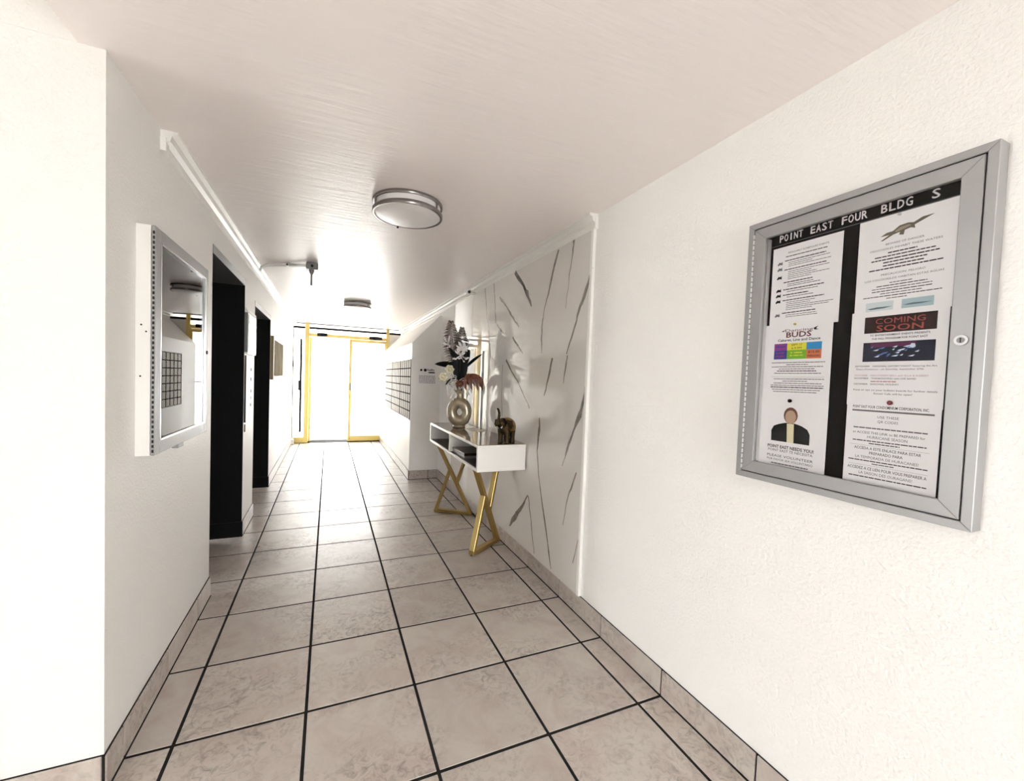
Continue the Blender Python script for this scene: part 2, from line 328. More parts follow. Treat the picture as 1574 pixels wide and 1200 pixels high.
for pts in VEINS:
    m = MB(); vs = []
    n = len(pts)
    for i, (y, z, wd) in enumerate(pts):
        p0 = pts[max(i-1, 0)]; p1 = pts[min(i+1, n-1)]
        dy, dz = p1[0]-p0[0], p1[1]-p0[1]; L = math.hypot(dy, dz) or 1; ny, nz = -dz/L, dy/L
        j1, j2 = random.uniform(0.6, 1.3), random.uniform(0.6, 1.3)
        vs += [(y+ny*wd/2*j1, z+nz*wd/2*j1), (y-ny*wd/2*j2, z-nz*wd/2*j2)]
    xx = MXF - 0.0006
    m.add([(xx, y, z) for y, z in vs] + [(MXF+0.001, y, z) for y, z in vs],
          [(2*i, 2*i+1, 2*i+3, 2*i+2) for i in range(n-1)] +
          [(2*n+2*i, 2*n+2*i+2, 2*n+2*i+3, 2*n+2*i+1) for i in range(n-1)] +
          [(2*i, 2*i+2, 2*n+2*i+2, 2*n+2*i) for i in range(n-1)] + [(2*i+1, 2*n+2*i+1, 2*n+2*i+3, 2*i+3) for i in range(n-1)])
    m.build('marble_vein', VEIN, cl)

# mailbox block
mbk = struct(MB().prism([(MX, 0), (W-0.0, 0), (W-0.0, 2.31), (W-0.03, 2.31), (MX, 1.905)], 1, MY, YE-0.05).build('wall_mailbox', PAINT_L), 'white built-out block with sloping top that holds the mailboxes')
ROWS, COLSN = 7, 5
ya, yb, za, zb = MY+0.03, 6.62, 0.835, 1.675
un = (yb-ya)/3
door_me = None
for k, lab in enumerate(('mailbox unit nearest the console table', 'middle mailbox unit of the three', 'mailbox unit nearest the entrance doors')):
    a, b = ya+k*un, ya+(k+1)*un
    t = thing('mailbox_unit', lab + ', rows of small white doors', 'mailboxes', (MX, (a+b)/2, za), 'mailbox units')
    B((MX-0.003, a+0.004, za), (MX-0.0005, b-0.004, zb)).build('back_frame', mat('dark_grey_frame', (0.05, 0.05, 0.05), 0.9, spec=0.0), t)
    for p in ((a+0.002, a+0.016), (b-0.016, b-0.002)): B((MX-0.005, p[0], za), (MX-0.0005, p[1], zb)).build('frame_rail', mat('dark_grey_frame', (0.05, 0.05, 0.05)), t)
    for p in ((za-0.016, za), (zb, zb+0.016)): B((MX-0.005, a+0.002, p[0]), (MX-0.0005, b-0.002, p[1])).build('frame_rail', ALU, t)
    cw, ch = (un-0.036)/COLSN, (zb-za)/ROWS
    if door_me is None:
        m = MB(); m.box((-0.0012, -cw/2+0.021, -ch/2+0.0075), (0, cw/2-0.021, ch/2-0.0075))
        door_me = m.mesh('mailbox_door', mat('matte_grey_white_metal', (0.92, 0.92, 0.89), 0.8, spec=0.1))
    for i in range(COLSN):
        for j in range(ROWS):
            link('mailbox_door', door_me, t, (MX-0.0031, a+0.018+cw*(i+0.5), za+ch*(j+0.5)))

# ------------------------------------------------------------------ entrance at the far end
def gb(a, b, parent, name, m=GOLD, bev=0.003): return B(a, b).build(name, m, parent, bevel=bev)
ent = thing('entrance_frame', 'gold aluminium entrance frame with narrow side light and glass strip above', 'door frame', (1.05, YE, 0))
gb((0.215, YE-0.05, 0), (0.295, YE+0.06, H), ent, 'post')
gb((1.815, YE-0.05, 0), (1.875, YE+0.06, H), ent, 'post')
gb((0.295, YE-0.04, 2.185), (1.815, YE+0.06, 2.25), ent, 'transom')
gb((0.002, YE-0.03, 2.430), (W-0.01, YE+0.03, H-0.001), ent, 'top_rail', GREYST)
gb((0.0, YE-0.02, 2.335), (W-0.01, YE+0.02, 2.378), ent, 'dark_bar', GAP)
gb((0.002, YE-0.04, 0.0), (0.215, YE+0.04, 0.115), ent, 'bottom_rail')
gb((0.0, YE-0.02, 0.115), (0.012, YE+0.02, 2.345), ent, 'edge_strip', GREYST, 0)
gb((0.130, YE-0.05, 0.22), (0.168, YE+0.03, 2.12), ent, 'dark_stile', GAP)
gb((0.105, YE-0.075, 1.08), (0.15, YE-0.05, 1.28), ent, 'lock_case', GAP)
gb((0.012, YE-0.012, 1.10), (0.135, YE+0.005, 1.112), ent, 'rail', ALU, 0)
for a, b in (((0.012, YE, 0.115), (0.215, YE+0.006, 2.345)), ((0.295, YE, 2.372), (1.815, YE+0.006, 2.425)), ((0.295, YE, 2.25), (1.815, YE+0.006, 2.345))):
    B(a, b).build('glass_pane', GLASS, ent)
gb((1.875, YE-0.012, 1.2), (W-0.01, YE+0.02, 2.345), ent, 'side_panel', WHITE)

def leaf(name, lab, hx, sgn, closed):
    """glass door; hx = hinge x, sgn = direction of the leaf when closed"""
    t = thing(name, lab, 'door', (hx, YE, 0), 'entrance doors')
    wd = 0.748
    def P(a, b, nm, m=GOLD, bev=0.003):
        if closed:
            x0, x1 = sorted((hx+sgn*a[0], hx+sgn*b[0]))
            return B((x0, YE+a[1], a[2]), (x1, YE+b[1], b[2])).build(nm, m, t, bevel=bev)
        # swung outward, seen edge-on
        vs = MB().box(a, b)
        dx, dy = -0.037, 0.9993
        vs.v = [(hx+0.012 + q[0]*dx + q[1]*dy*0.999, YE+0.07+q[0]*dy - q[1]*dx, q[2]) for q in vs.v]
        return vs.build(nm, m, t, bevel=bev)
    P((0, -0.022, 0.012), (0.028, 0.022, 2.18), 'hinge_stile')
    P((wd-0.058, -0.022, 0.012), (wd, 0.022, 2.18), 'lock_stile')
    P((0.028, -0.022, 0.012), (wd-0.058, 0.022, 0.125), 'bottom_rail')
    P((0.028, -0.022, 2.12), (wd-0.058, 0.022, 2.18), 'top_rail')
    P((0.028, -0.003, 0.125), (wd-0.058, 0.003, 2.12), 'glass_pane', GLASS, 0)
    P((0.028, -0.055, 1.185), (wd-0.058, -0.035, 1.205), 'push_bar', ALU)
    P((wd-0.055, -0.055, 1.10), (wd-0.02, -0.022, 1.25), 'lock_case', GREYST)
    P((wd-0.055, -0.03, 0.06), (wd-0.035, -0.022, 0.08), 'bolt', LEGGOLD)
    P((0.02, -0.012, 0.0), (wd, 0.012, 0.012), 'sweep', GAP, 0)
    if closed:
        for zz in (2.03, 1.98): P((wd-0.20, -0.0045, zz), (wd-0.10, -0.0032, zz+0.014), 'sticker', LIGHTINK, 0)
    return t
leaf('glass_door', 'closed glass entrance door with gold frame and push bar', 1.812, -1, True)
leaf('glass_door', 'open glass entrance door swung outward, seen on its edge', 0.305, 1, False)
for x0, x1, lab in ((0.44, 0.63, 'dark door closer above the open doorway'), (1.46, 1.72, 'dark door closer above the closed glass door')):
    t = thing('door_closer', lab, 'door closer', ((x0+x1)/2, YE-0.04, 2.2), 'door closers')
    gb((x0, YE-0.095, 2.20), (x1, YE-0.041, 2.262), t, 'body', GAP, 0.004)
    MB().tube([((x0+x1)/2, YE-0.063, 2.19), ((x0+x1)/2, YE-0.063, 2.265)], 0.018, 10).build('spindle', GREYST, t)
    MB().bar(((x0+x1)/2, YE-0.07, 2.198), (x0+0.02, YE-0.05, 2.175), 0.02, 0.008, (0, 1, 0)).build('arm', GREYST, t)
cr = thing('card_reader', 'small black card reader on the left wall by the entrance', 'card reader', (0.0, YE-0.06, 1.55))
gb((0.001, YE-0.10, 1.55), (0.025, YE-0.055, 1.67), cr, 'body', GAP, 0.004); gb((0.025, YE-0.09, 1.63), (0.027, YE-0.065, 1.655), cr, 'sensor_window', GREYST, 0)
blk = thing('door_stop', 'small cream block on the floor at the left door post', 'door stop', (0.03, YE-0.2, 0))
gb((0.012, YE-0.25, 0.001), (0.05, YE-0.12, 0.105), blk, 'block', WHITE, 0.004); gb((0.012, YE-0.255, 0.001), (0.052, YE-0.115, 0.012), blk, 'foot', GREYST, 0.0)
cn = struct(B((-2.0, YE+0.5, 2.56), (4.0, 10.2, 2.68)).build('ceiling_added_canopy', WHITE), 'unseen white canopy roof added outside the entrance doors to cut sky light')  # added canopy and posts, out of view, to hold back skylight at the doors
for x in (-1.8, 3.8): B((x-0.06, 9.9, -0.085), (x+0.06, 10.02, 2.56)).build('post', WHITE, cn)
# white building across the yard with a small dark name plate
bw = tag(B((-9, 15.0, -0.085), (14, 15.3, 3.4)).build('opposite_wall', PAINT_L), 'bright white wall of the building outside the open doorway', 'building')
sg = thing('sign_plate', 'small dark plate on the bright wall outside the open doorway', 'sign', (0.98, 14.98, 1.7))
B((0.84, 14.97, 1.66), (1.12, 14.999, 1.75)).build('plate', GREYST, sg, bevel=0.004)
B((0.83, 14.98, 1.65), (1.13, 14.9995, 1.66)).build('rim', GAP, sg)

# ------------------------------------------------------------------ ceiling fixtures
def lamp(cx, cy, R, lab):
    t = thing('ceiling_lamp', lab, 'ceiling lamp', (cx, cy, H), 'round ceiling lamps')
    MB().lathe([(R*0.93, -0.072), (R*0.93, -0.001)], (cx, cy, H), 56).build('drum_shade', DIFF, t, smooth=True)
    def ring(z0, z1, R0, nm):
        pr = [(R0-0.012, z0), (R0-0.003, z0), (R0, z0+0.004), (R0, z1-0.004), (R0-0.003, z1), (R0-0.012, z1)]
        m = MB(); o = 0; n = 64; k = len(pr)
        for (rad, z) in pr:
            for j in range(n):
                a = 2*math.pi*j/n; m.v.append((cx+rad*math.cos(a), cy+rad*math.sin(a), H+z))
        for i in range(k):
            for j in range(n): m.f.append((i*n+j, i*n+(j+1) % n, ((i+1) % k)*n+(j+1) % n, ((i+1) % k)*n+j))
        m.build(nm, ALUD, t, smooth=True)
    ring(-0.020, -0.0005, R, 'metal_ring'); ring(-0.076, -0.052, R, 'metal_ring')
    MB().lathe([(0.004, -0.092), (R*0.35, -0.0905), (R*0.65, -0.086), (R*0.86, -0.079), (R*0.93, -0.072)], (cx, cy, H), 56).build('diffuser', DIFF, t, smooth=True)
    for k in range(3):
        a = math.radians(195 + 120*k); p = (cx+(R-0.006)*math.cos(a), cy+(R-0.006)*math.sin(a))
        MB().tube([(p[0], p[1], H-0.055), (p[0], p[1], H-0.018)], 0.005, 8).build('post', ALUD, t)
    MB().tube([(cx-0.03, cy+R*0.95, H-0.085), (cx-0.03, cy+R*0.95, H-0.07)], 0.006, 8).build('thumb_screw', GAP, t)
lamp(1.083, 0.60, 0.200, 'large round ceiling lamp with two nickel rings, nearest the camera')
lamp(1.03, 4.32, 0.190, 'small-looking round ceiling lamp near the entrance doors')

jb = thing('junction_box', 'dark junction box with hanging stem on the ceiling', 'junction box', (0.515, 2.36, H))
B((0.465, 2.315, H-0.06), (0.565, 2.405, H-0.0005)).build('box', GREYST, jb, bevel=0.006)
MB().tube([(0.51, 2.36, H-0.06), (0.51, 2.36, H-0.085), (0.51, 2.36, H-0.10), (0.51, 2.36, H-0.20)], [0.024, 0.018, 0.008, 0.008], 12).build('stem', GREYST, jb, smooth=True)
MB().tube([(0.515, 2.305, H-0.03), (0.515, 2.317, H-0.03)], 0.011, 10).build('screw', GAP, jb)
cd = thing('ceiling_conduit', 'pair of white conduits from the left wall to the junction box', 'conduit', (0.25, 2.45, H))
for dy in (0.0, 0.05):
    MB().tube([(0.062, 2.62+dy*0.3, H-0.06), (0.075, 2.60+dy*0.5, H-0.03), (0.13, 2.54+dy, H-0.016), (0.30, 2.44+dy*0.9, H-0.016), (0.467, 2.345+dy*0.6, H-0.022)], 0.010, 10).build('tube', WHITE, cd, smooth=True)
B((0.295, 2.42, H-0.03), (0.312, 2.51, H-0.0005)).build('clip', WHITE, cd); MB().tube([(0.303, 2.415, H-0.022), (0.303, 2.422, H-0.022)], 0.009, 8).build('screw', GAP, cd)

sc = thing('security_camera', 'small white security camera below the cornice on the marble wall', 'camera', (W-0.03, 2.40, 2.37))
MB().tube([(W-0.1, 2.36, 2.362), (W-0.1, 2.44, 2.362)], 0.034, 20).build('body', WHITE, sc, smooth=True)
MB().tube([(W-0.1, 2.345, 2.362), (W-0.1, 2.36, 2.362)], [0.028, 0.034], 20).build('bezel', WHITE, sc, smooth=True)
MB().tube([(W-0.1, 2.340, 2.362), (W-0.1, 2.346, 2.362)], 0.016, 16).build('lens', GAP, sc)
B((W-0.1, 2.38, 2.352), (W-0.0155, 2.42, 2.372)).build('bracket', WHITE, sc)

# ------------------------------------------------------------------ left display case
lc = thing('display_case', 'shallow white wall case with reflective glass door beside the near lift', 'display case', (0, 0.475, 1.1))
ly0, ly1, lz0, lz1, ld = 0.105, 0.845, 1.098, 1.978, 0.060
B((0.0005, ly0, lz0), (0.008, ly1, lz1)).build('back', WHITE, lc)
for a, b in (((0.008, ly0, lz0), (ld-0.014, ly0+0.012, lz1)), ((0.008, ly1-0.012, lz0), (ld-0.014, ly1, lz1)), ((0.008, ly0+0.012, lz0), (ld-0.014, ly1-0.012, lz0+0.012)), ((0.008, ly0+0.012, lz1-0.012), (ld-0.014, ly1-0.012, lz1))):
    B(a, b).build('side', WHITE, lc)
fw = 0.055
for a, b in (((ly0, lz0), (ly0+fw, lz1)), ((ly1-fw, lz0), (ly1, lz1)), ((ly0+fw, lz0), (ly1-fw, lz0+fw)), ((ly0+fw, lz1-fw), (ly1-fw, lz1))):
    B((ld-0.013, a[0], a[1]), (ld, b[0], b[1])).build('door_frame', ALU, lc, bevel=0.002)
for a, b in (((ly0+fw-0.004, lz0+fw-0.004), (ly0+fw+0.004, lz1-fw+0.004)), ((ly1-fw-0.004, lz0+fw-0.004), (ly1-fw+0.004, lz1-fw+0.004)), ((ly0+fw, lz0+fw-0.004), (ly1-fw, lz0+fw+0.004)), ((ly0+fw, lz1-fw-0.004), (ly1-fw, lz1-fw+0.004))):
    B((ld-0.004, a[0], a[1]), (ld+0.003, b[0], b[1])).build('glass_bead', CHROME, lc)
B((ld-0.008, ly0+fw, lz0+fw), (ld-0.005, ly1-fw, lz1-fw)).build('glass_pane', GLASS2, lc)
B((0.009, ly0+0.02, lz0+0.02), (0.011, ly1-0.02, lz1-0.02)).build('lining', mat('pale_grey_lining', (0.50, 0.49, 0.46), 0.7), lc)
m = MB(); kz = lz0+0.012
while kz < lz1-0.02:
    m.box((ld-0.008, ly0-0.003, kz), (ld-0.002, ly0+0.002, kz+0.011)); kz += 0.019
m.build('piano_hinge', GAP, lc)
for (dx, dz) in ((0.018, 1.60), (0.033, 1.575), (0.016, 1.405)): MB().tube([(dx, ly0-0.0015, dz), (dx, ly0+0.001, dz)], 0.0032, 8).build('screw', GAP, lc)
MB().tube([(ld-0.001, ly1-0.026, 1.53), (ld+0.006, ly1-0.026, 1.53)], 0.010, 14).build('lock', GAP, lc)
B((ld-0.03, 0.40, lz0-0.02), (ld-0.004, 0.47, lz0-0.0)).build('latch', ALU, lc, bevel=0.003)

# glazed box and lift call plate on the pier between the lifts
wb = thing('glazed_wall_box', 'white glossy box on the pier between the two lifts', 'wall box', (0, 2.46, 1.58))
B((0.0005, 2.275, 1.585), (0.026, 2.70, 1.945)).build('body', WHITE, wb, bevel=0.004)
MB().prism([(0.0005, 1.945), (0.026, 1.945), (0.020, 1.968), (0.0005, 1.985)], 1, 2.275, 2.70).build('lid', WHITE, wb)
B((0.026, 2.295, 1.61), (0.029, 2.68, 1.925)).build('glass_pane', LACQ, wb)
B((0.029, 2.30, 1.86), (0.0305, 2.675, 1.872)).build('reflection_band', GREYST, wb); B((0.029, 2.33, 1.815), (0.0305, 2.64, 1.83)).build('reflection_band', ALU, wb)  # bands painted in for reflections on the glossy front
B((0.0005, 2.268, 1.60), (0.024, 2.274, 1.94)).build('side_panel', GREYST, wb)
cp = thing('lift_call_plate', 'tall grey steel lift call plate on the pier between the two lifts', 'lift panel', (0, 2.42, 0.98))
B((0.0005, 2.31, 0.985), (0.010, 2.53, 1.57)).build('plate', ALU, cp, bevel=0.002); B((0.0005, 2.295, 0.985), (0.012, 2.31, 1.57)).build('edge', GAP, cp)
for z in (1.12, 1.185, 1.25, 1.36, 1.45): MB().tube([(0.0005, 2.60, z), (0.008, 2.60, z)], 0.015, 12).build('button', GREYST, cp)
B((0.0005, 2.315, 0.90), (0.006, 2.335, 0.965)).build('key_switch', GAP, cp)

# framed picture on the far left wall
FR = mat('brown_gold_frame', (0.20, 0.15, 0.07), 0.4, 0.3)
pc = thing('picture_frame', 'framed picture with brown edge on the far left wall', 'picture', (0, 4.6, 1.33))
py0, py1, pz0, pz1 = 3.99, 5.18, 1.335, 1.885
for a, b in (((py0, pz0), (py0+0.045, pz1)), ((py1-0.045, pz0), (py1, pz1)), ((py0+0.045, pz0), (py1-0.045, pz0+0.045)), ((py0+0.045, pz1-0.045), (py1-0.045, pz1))):
    B((0.0005, a[0], a[1]), (0.035, b[0], b[1])).build('frame_rail', FR, pc, bevel=0.003)
B((0.0005, py0+0.045, pz0+0.045), (0.033, py1-0.045, pz1-0.045)).build('print', mat('beige_print', (0.30, 0.27, 0.20), 1.0, spec=0.0, var=(4, 1.4, (0.42, 0.38, 0.30))), pc)

# ------------------------------------------------------------------ right notice case
nb = thing('notice_case', 'silver locked notice case with black letter strip on the right wall', 'notice board', (W, -1.11, 1.117))
XF = W - 0.045
by0, by1, bz0, bz1 = -1.419, -0.803, 1.118, 2.038
B((W-0.008, by0+0.003, bz0+0.003), (W-0.0005, by1-0.003, bz1-0.003)).build('back', FELT, nb)
def frame(y0, y1, z0, z1, wd, xa, xb, nm, m, bev=0.0015):
    # mitred frame of four rails
    for pts in ([(y0, z0), (y1, z0), (y1-wd, z0+wd), (y0+wd, z0+wd)], [(y0, z1), (y1, z1), (y1-wd, z1-wd), (y0+wd, z1-wd)],
                [(y0, z0), (y0+wd, z0+wd), (y0+wd, z1-wd), (y0, z1)], [(y1, z0), (y1-wd, z0+wd), (y1-wd, z1-wd), (y1, z1)]):
        MB().prism(pts, 0, xa, xb).build(nm, m, nb, bevel=bev)
frame(by0, by1, bz0, bz1, 0.0205, XF, W-0.0006, 'case_rail', ALU)
frame(by0+0.0205, by1-0.0205, bz0+0.0205, bz1-0.0205, 0.004, XF+0.006, W-0.009, 'seal', GAP, 0)
frame(by0+0.0235, by1-0.0235, bz0+0.0235, bz1-0.0235, 0.0395, XF+0.001, W-0.028, 'door_rail', ALU)
gy0, gy1, gz0, gz1 = by0+0.063, by1-0.063, bz0+0.063, bz1-0.063
B((XF+0.012, gy0-0.004, gz0-0.004), (XF+0.014, gy1+0.004, gz1+0.004)).build('glass_pane', GLASSN, nb)
B((W-0.027, gy1-0.0005, gz0), (W-0.009, gy1+0.004, gz1)).build('inner_liner', LETTER, nb)
m = MB(); kz = bz0+0.03
while kz < bz1-0.04: m.box((XF-0.0015, by1-0.0225, kz), (XF+0.004, by1-0.0205, kz+0.014)); kz += 0.019
m.build('piano_hinge', LETTER, nb)
lk = MB().tube([(XF-0.007, -1.379, 1.577), (XF+0.002, -1.379, 1.577)], 0.0125, 24).build('lock', CHROME, nb, smooth=True)
MB().tube([(XF-0.0085, -1.379, 1.577), (XF-0.0065, -1.379, 1.577)], 0.007, 20).build('lock_core', GREYST, lk)
B((XF-0.0092, -1.3802, 1.571), (XF-0.0084, -1.3778, 1.583)).build('keyhole', GAP, lk)

FONT_TMP = None
def text_verts(s, bold=0.0):
    """triangles of a line of text, as (verts, faces) normalised to cap height 1, x from 0 to width"""
    cu = bpy.data.curves.new('t', 'FONT'); cu.body = s; cu.resolution_u = 2; cu.offset = bold
    ob = bpy.data.objects.new('t', cu); COL.objects.link(ob)
    dg = bpy.context.evaluated_depsgraph_get(); dg.update()
    me = bpy.data.meshes.new_from_object(ob.evaluated_get(dg))
    vs = [tuple(v.co) for v in me.vertices]; fs = [tuple(p.vertices) for p in me.polygons]
    bpy.data.objects.remove(ob); bpy.data.curves.remove(cu); bpy.data.meshes.remove(me)
    x0 = min(v[0] for v in vs); x1 = max(v[0] for v in vs)
    return [((v[0]-x0), v[1]/0.70) for v in vs], fs, (x1-x0)

# white slot letters on the black strip
XL = W - 0.0105
def board_text(s, yl, yr, z, h, name, m, parent, x, bold=0.0, slope=0.0):
    vs, fs, wd = text_verts(s, bold)
    k = (yl-yr)/wd
    n = len(vs)
    mb = MB()
    mb.add([(x, yl - v[0]*k, z + v[1]*h) for v in vs] + [(x+0.0015, yl - v[0]*k, z + v[1]*h) for v in vs],
           [q for q in fs] + [tuple(i+n for i in q[::-1]) for q in fs])
    return mb.build(name, m, parent)
words = [('POINT', -0.897, -0.976), ('EAST', -0.997, -1.065), ('FOUR', -1.086, -1.155), ('BLDG', -1.184, -1.257), ('S', -1.292, -1.308)]
for wtx, a, b in words:
    n = len(wtx); st = (a-b)/n if n > 1 else a-b
    for i, ch in enumerate(wtx):
        wl_ = st*0.80 if n > 1 else st; wl_ = wl_*0.35 if ch == 'I' else wl_
        off = (st*0.8-wl_)/2 if n > 1 else 0
        board_text(ch, a - st*i - off, a - st*i - off - wl_, 1.9555, 0.0235, 'letter', LETTER, nb, XL-0.002, 0.012)
B((XL, gy0+0.012, 1.9455), (XL+0.002, gy1-0.004, 1.9470)).build('strip_line', LIGHTINK, nb)

# papers: local u to the right (-y), v down from the top edge
def paper(label, yl, yr, zt, zb, depth, prints, curl, tilt=0.0):
    x0 = W - 0.0095 - depth
    wd, ht = yl-yr, zt-zb
    root_loc = (x0, (yl+yr)/2, (zt+zb)/2)
    def P(uu, vv, eps=0.0):
        s, t = uu/wd, vv/ht
        bend = curl[0]*math.sin(math.pi*min(max(s, 0), 1))*0.5 + curl[1]*max(0, s-0.72)**2*12*(0.4+0.6*t) + curl[2]*max(0, t-0.8)**2*20
        return (x0 - bend - eps, yl - uu + tilt*vv, zt - vv - tilt*uu*0.0)
    m = MB(); nx, ny = 12, 10
    for e in (0.0, -0.0004):
        for i in range(ny+1):
            for j in range(nx+1): m.v.append(P(wd*j/nx, ht*i/ny, e))
    o = (nx+1)*(ny+1)
    for i in range(ny):
        for j in range(nx):
            a = i*(nx+1)+j; m.f.append((a, a+1, a+nx+2, a+nx+1)); m.f.append((o+a, o+a+nx+1, o+a+nx+2, o+a+1))
    for j in range(nx): m.f.append((j, o+j, o+j+1, j+1)); b_ = ny*(nx+1); m.f.append((b_+j, b_+j+1, o+b_+j+1, o+b_+j))
    for i in range(ny): a = i*(nx+1); m.f.append((a, a+nx+1, o+a+nx+1, o+a)); a += nx; m.f.append((a, o+a, o+a+nx+1, a+nx+1))
    pp = m.build('notice_sheet', PAPER, None, origin=root_loc); tag(pp, label, 'paper', 'sheets in the notice case')
    inks = {}
    def quad(u0, v0, u1, v1, mt, nm, eps=0.0002):
        mb = inks.setdefault((nm, mt.name), (MB(), mt))[0]
        k = max(1, int((u1-u0)/0.02))
        vs = []
        for j in range(k+1):
            uu = u0+(u1-u0)*j/k; vs += [P(uu, v0, eps), P(uu, v1, eps)]
        mb.add(vs, [(2*j, 2*j+1, 2*j+3, 2*j+2) for j in range(k)])
    def text(s, uc, v, h, mt, wmax=None, bold=0.0, align='c', eps=0.0006, nm='printed_text', slope=0.0):
        vs, fs, w_ = text_verts(s, bold); sx = h/0.70
        tw = w_*sx
        if wmax: sx *= wmax/tw; tw = wmax
        u0 = uc - tw/2 if align == 'c' else uc
        inks.setdefault((nm, mt.name), (MB(), mt))[0].add([P(u0+x*sx, v - y*h + slope*(x*sx), eps) for x, y in vs], fs)
    def greek(u0, u1, v, h, mt, nm='small_print'):
        uu = u0
        while uu < u1:
            l = min(random.uniform(0.006, 0.016), u1-uu)
            quad(uu, v-h, uu+l, v, mt, nm); uu += l+0.0014
    def poly(pts, mt, nm, eps=0.0004):
        inks.setdefault((nm, mt.name), (MB(), mt))[0].add([P(a, b, eps) for a, b in pts], [tuple(range(len(pts)))])
    prints(wd, ht, quad, text, greek, poly)
    for (nm, _), (mb, mt) in inks.items(): mb.build(nm, mt, pp, origin=root_loc)
    return pp
col = lambda n, c: mat(n, c, 0.7, spec=0.2)

def p1(w_, h_, quad, text, greek, poly):
    text('REGULARLY SCHEDULED EVENTS', w_*0.53, 0.027, 0.0058, GREYINK, 0.125)
    greek(0.045, 0.175, 0.038, 0.0028, GREYINK)
    vv = 0.052
    for k, (n, big) in enumerate(((4, 0), (6, 0), (3, 1), (2, 1), (2, 1), (6, 0), (3, 0))):
        greek(0.042, 0.042+random.uniform(0.07, 0.15), vv, 0.0032, INK if big else GREYINK); vv += 0.0072
        for _ in range(n-1):
            greek(0.055, random.uniform(0.13, 0.205), vv, 0.0020, LIGHTINK if not big else GREYINK); vv += 0.0062
        vv += 0.0052
    for k, vv in enumerate((0.058, 0.078, 0.107, 0.152, 0.170, 0.190, 0.238)):
        mt = INK if k in (2, 3, 4, 5) else LIGHTINK
        poly([(0.018, vv), (0.024, vv-0.007), (0.030, vv-0.004), (0.034, vv-0.008), (0.035, vv+0.004), (0.026, vv+0.002), (0.019, vv+0.005)], mt, 'small_picture')
def p2(w_, h_, quad, text, greek, poly):
    c = w_*0.50
    body = [(0.052, 0.056), (0.066, 0.048), (0.080, 0.047), (0.094, 0.036), (0.112, 0.034), (0.124, 0.037), (0.142, 0.028), (0.166, 0.027), (0.140, 0.038), (0.126, 0.044), (0.128, 0.053), (0.118, 0.049), (0.106, 0.052), (0.104, 0.064), (0.094, 0.061), (0.096, 0.054), (0.082, 0.057), (0.058, 0.069), (0.053, 0.068), (0.072, 0.056)]
    poly(body, col('reptile_print', (0.16, 0.14, 0.10)), 'reptile_picture')
    poly([(0.084, 0.049), (0.096, 0.041), (0.114, 0.039), (0.120, 0.043), (0.104, 0.048), (0.088, 0.053)], col('reptile_print_pale', (0.36, 0.31, 0.24)), 'reptile_picture', 0.0007)
    text('BEWARE OF DANGER', c, 0.083, 0.0055, LIGHTINK, 0.082); text('CROCODILES INHABIT THESE WATERS', c, 0.096, 0.0055, LIGHTINK, 0.155)
    for k, (a, b) in enumerate(((0.072, 0.135), (0.042, 0.172), (0.034, 0.18), (0.062, 0.156), (0.062, 0.15), (0.03, 0.188))): greek(a, b, 0.107+k*0.0088, 0.0032, INK if k != 1 else GREYINK)
    text('PRECAUCION: PELIGRO', c, 0.168, 0.0055, LIGHTINK, 0.095); text('LOS COCODRILOS HABITAN ESTAS AGUAS', c, 0.181, 0.0055, LIGHTINK, 0.17)
    for k, (a, b) in enumerate(((0.08, 0.13), (0.05, 0.16), (0.04, 0.17), (0.04, 0.17), (0.06, 0.15), (0.02, 0.19), (0.075, 0.12))): greek(a, b, 0.1915+k*0.0072, 0.0024, GREYINK if k % 2 else LIGHTINK)
    sea1, sea2 = col('sea_print', (0.42, 0.55, 0.60)), col('sea_print_pale', (0.66, 0.74, 0.76))
    quad(0.028, 0.2415, 0.092, 0.272, sea2, 'sea_picture'); quad(0.110, 0.2415, 0.176, 0.272, sea1, 'sea_picture')
    poly([(0.032, 0.259), (0.055, 0.256), (0.090, 0.257), (0.07, 0.261), (0.04, 0.262)], col('sea_print_dark', (0.14, 0.20, 0.24)), 'sea_picture', 0.0006)
    poly([(0.112, 0.257), (0.135, 0.254), (0.174, 0.256), (0.15, 0.259), (0.125, 0.259)], col('sea_print_dark', (0.14, 0.20, 0.24)), 'sea_picture', 0.0006)
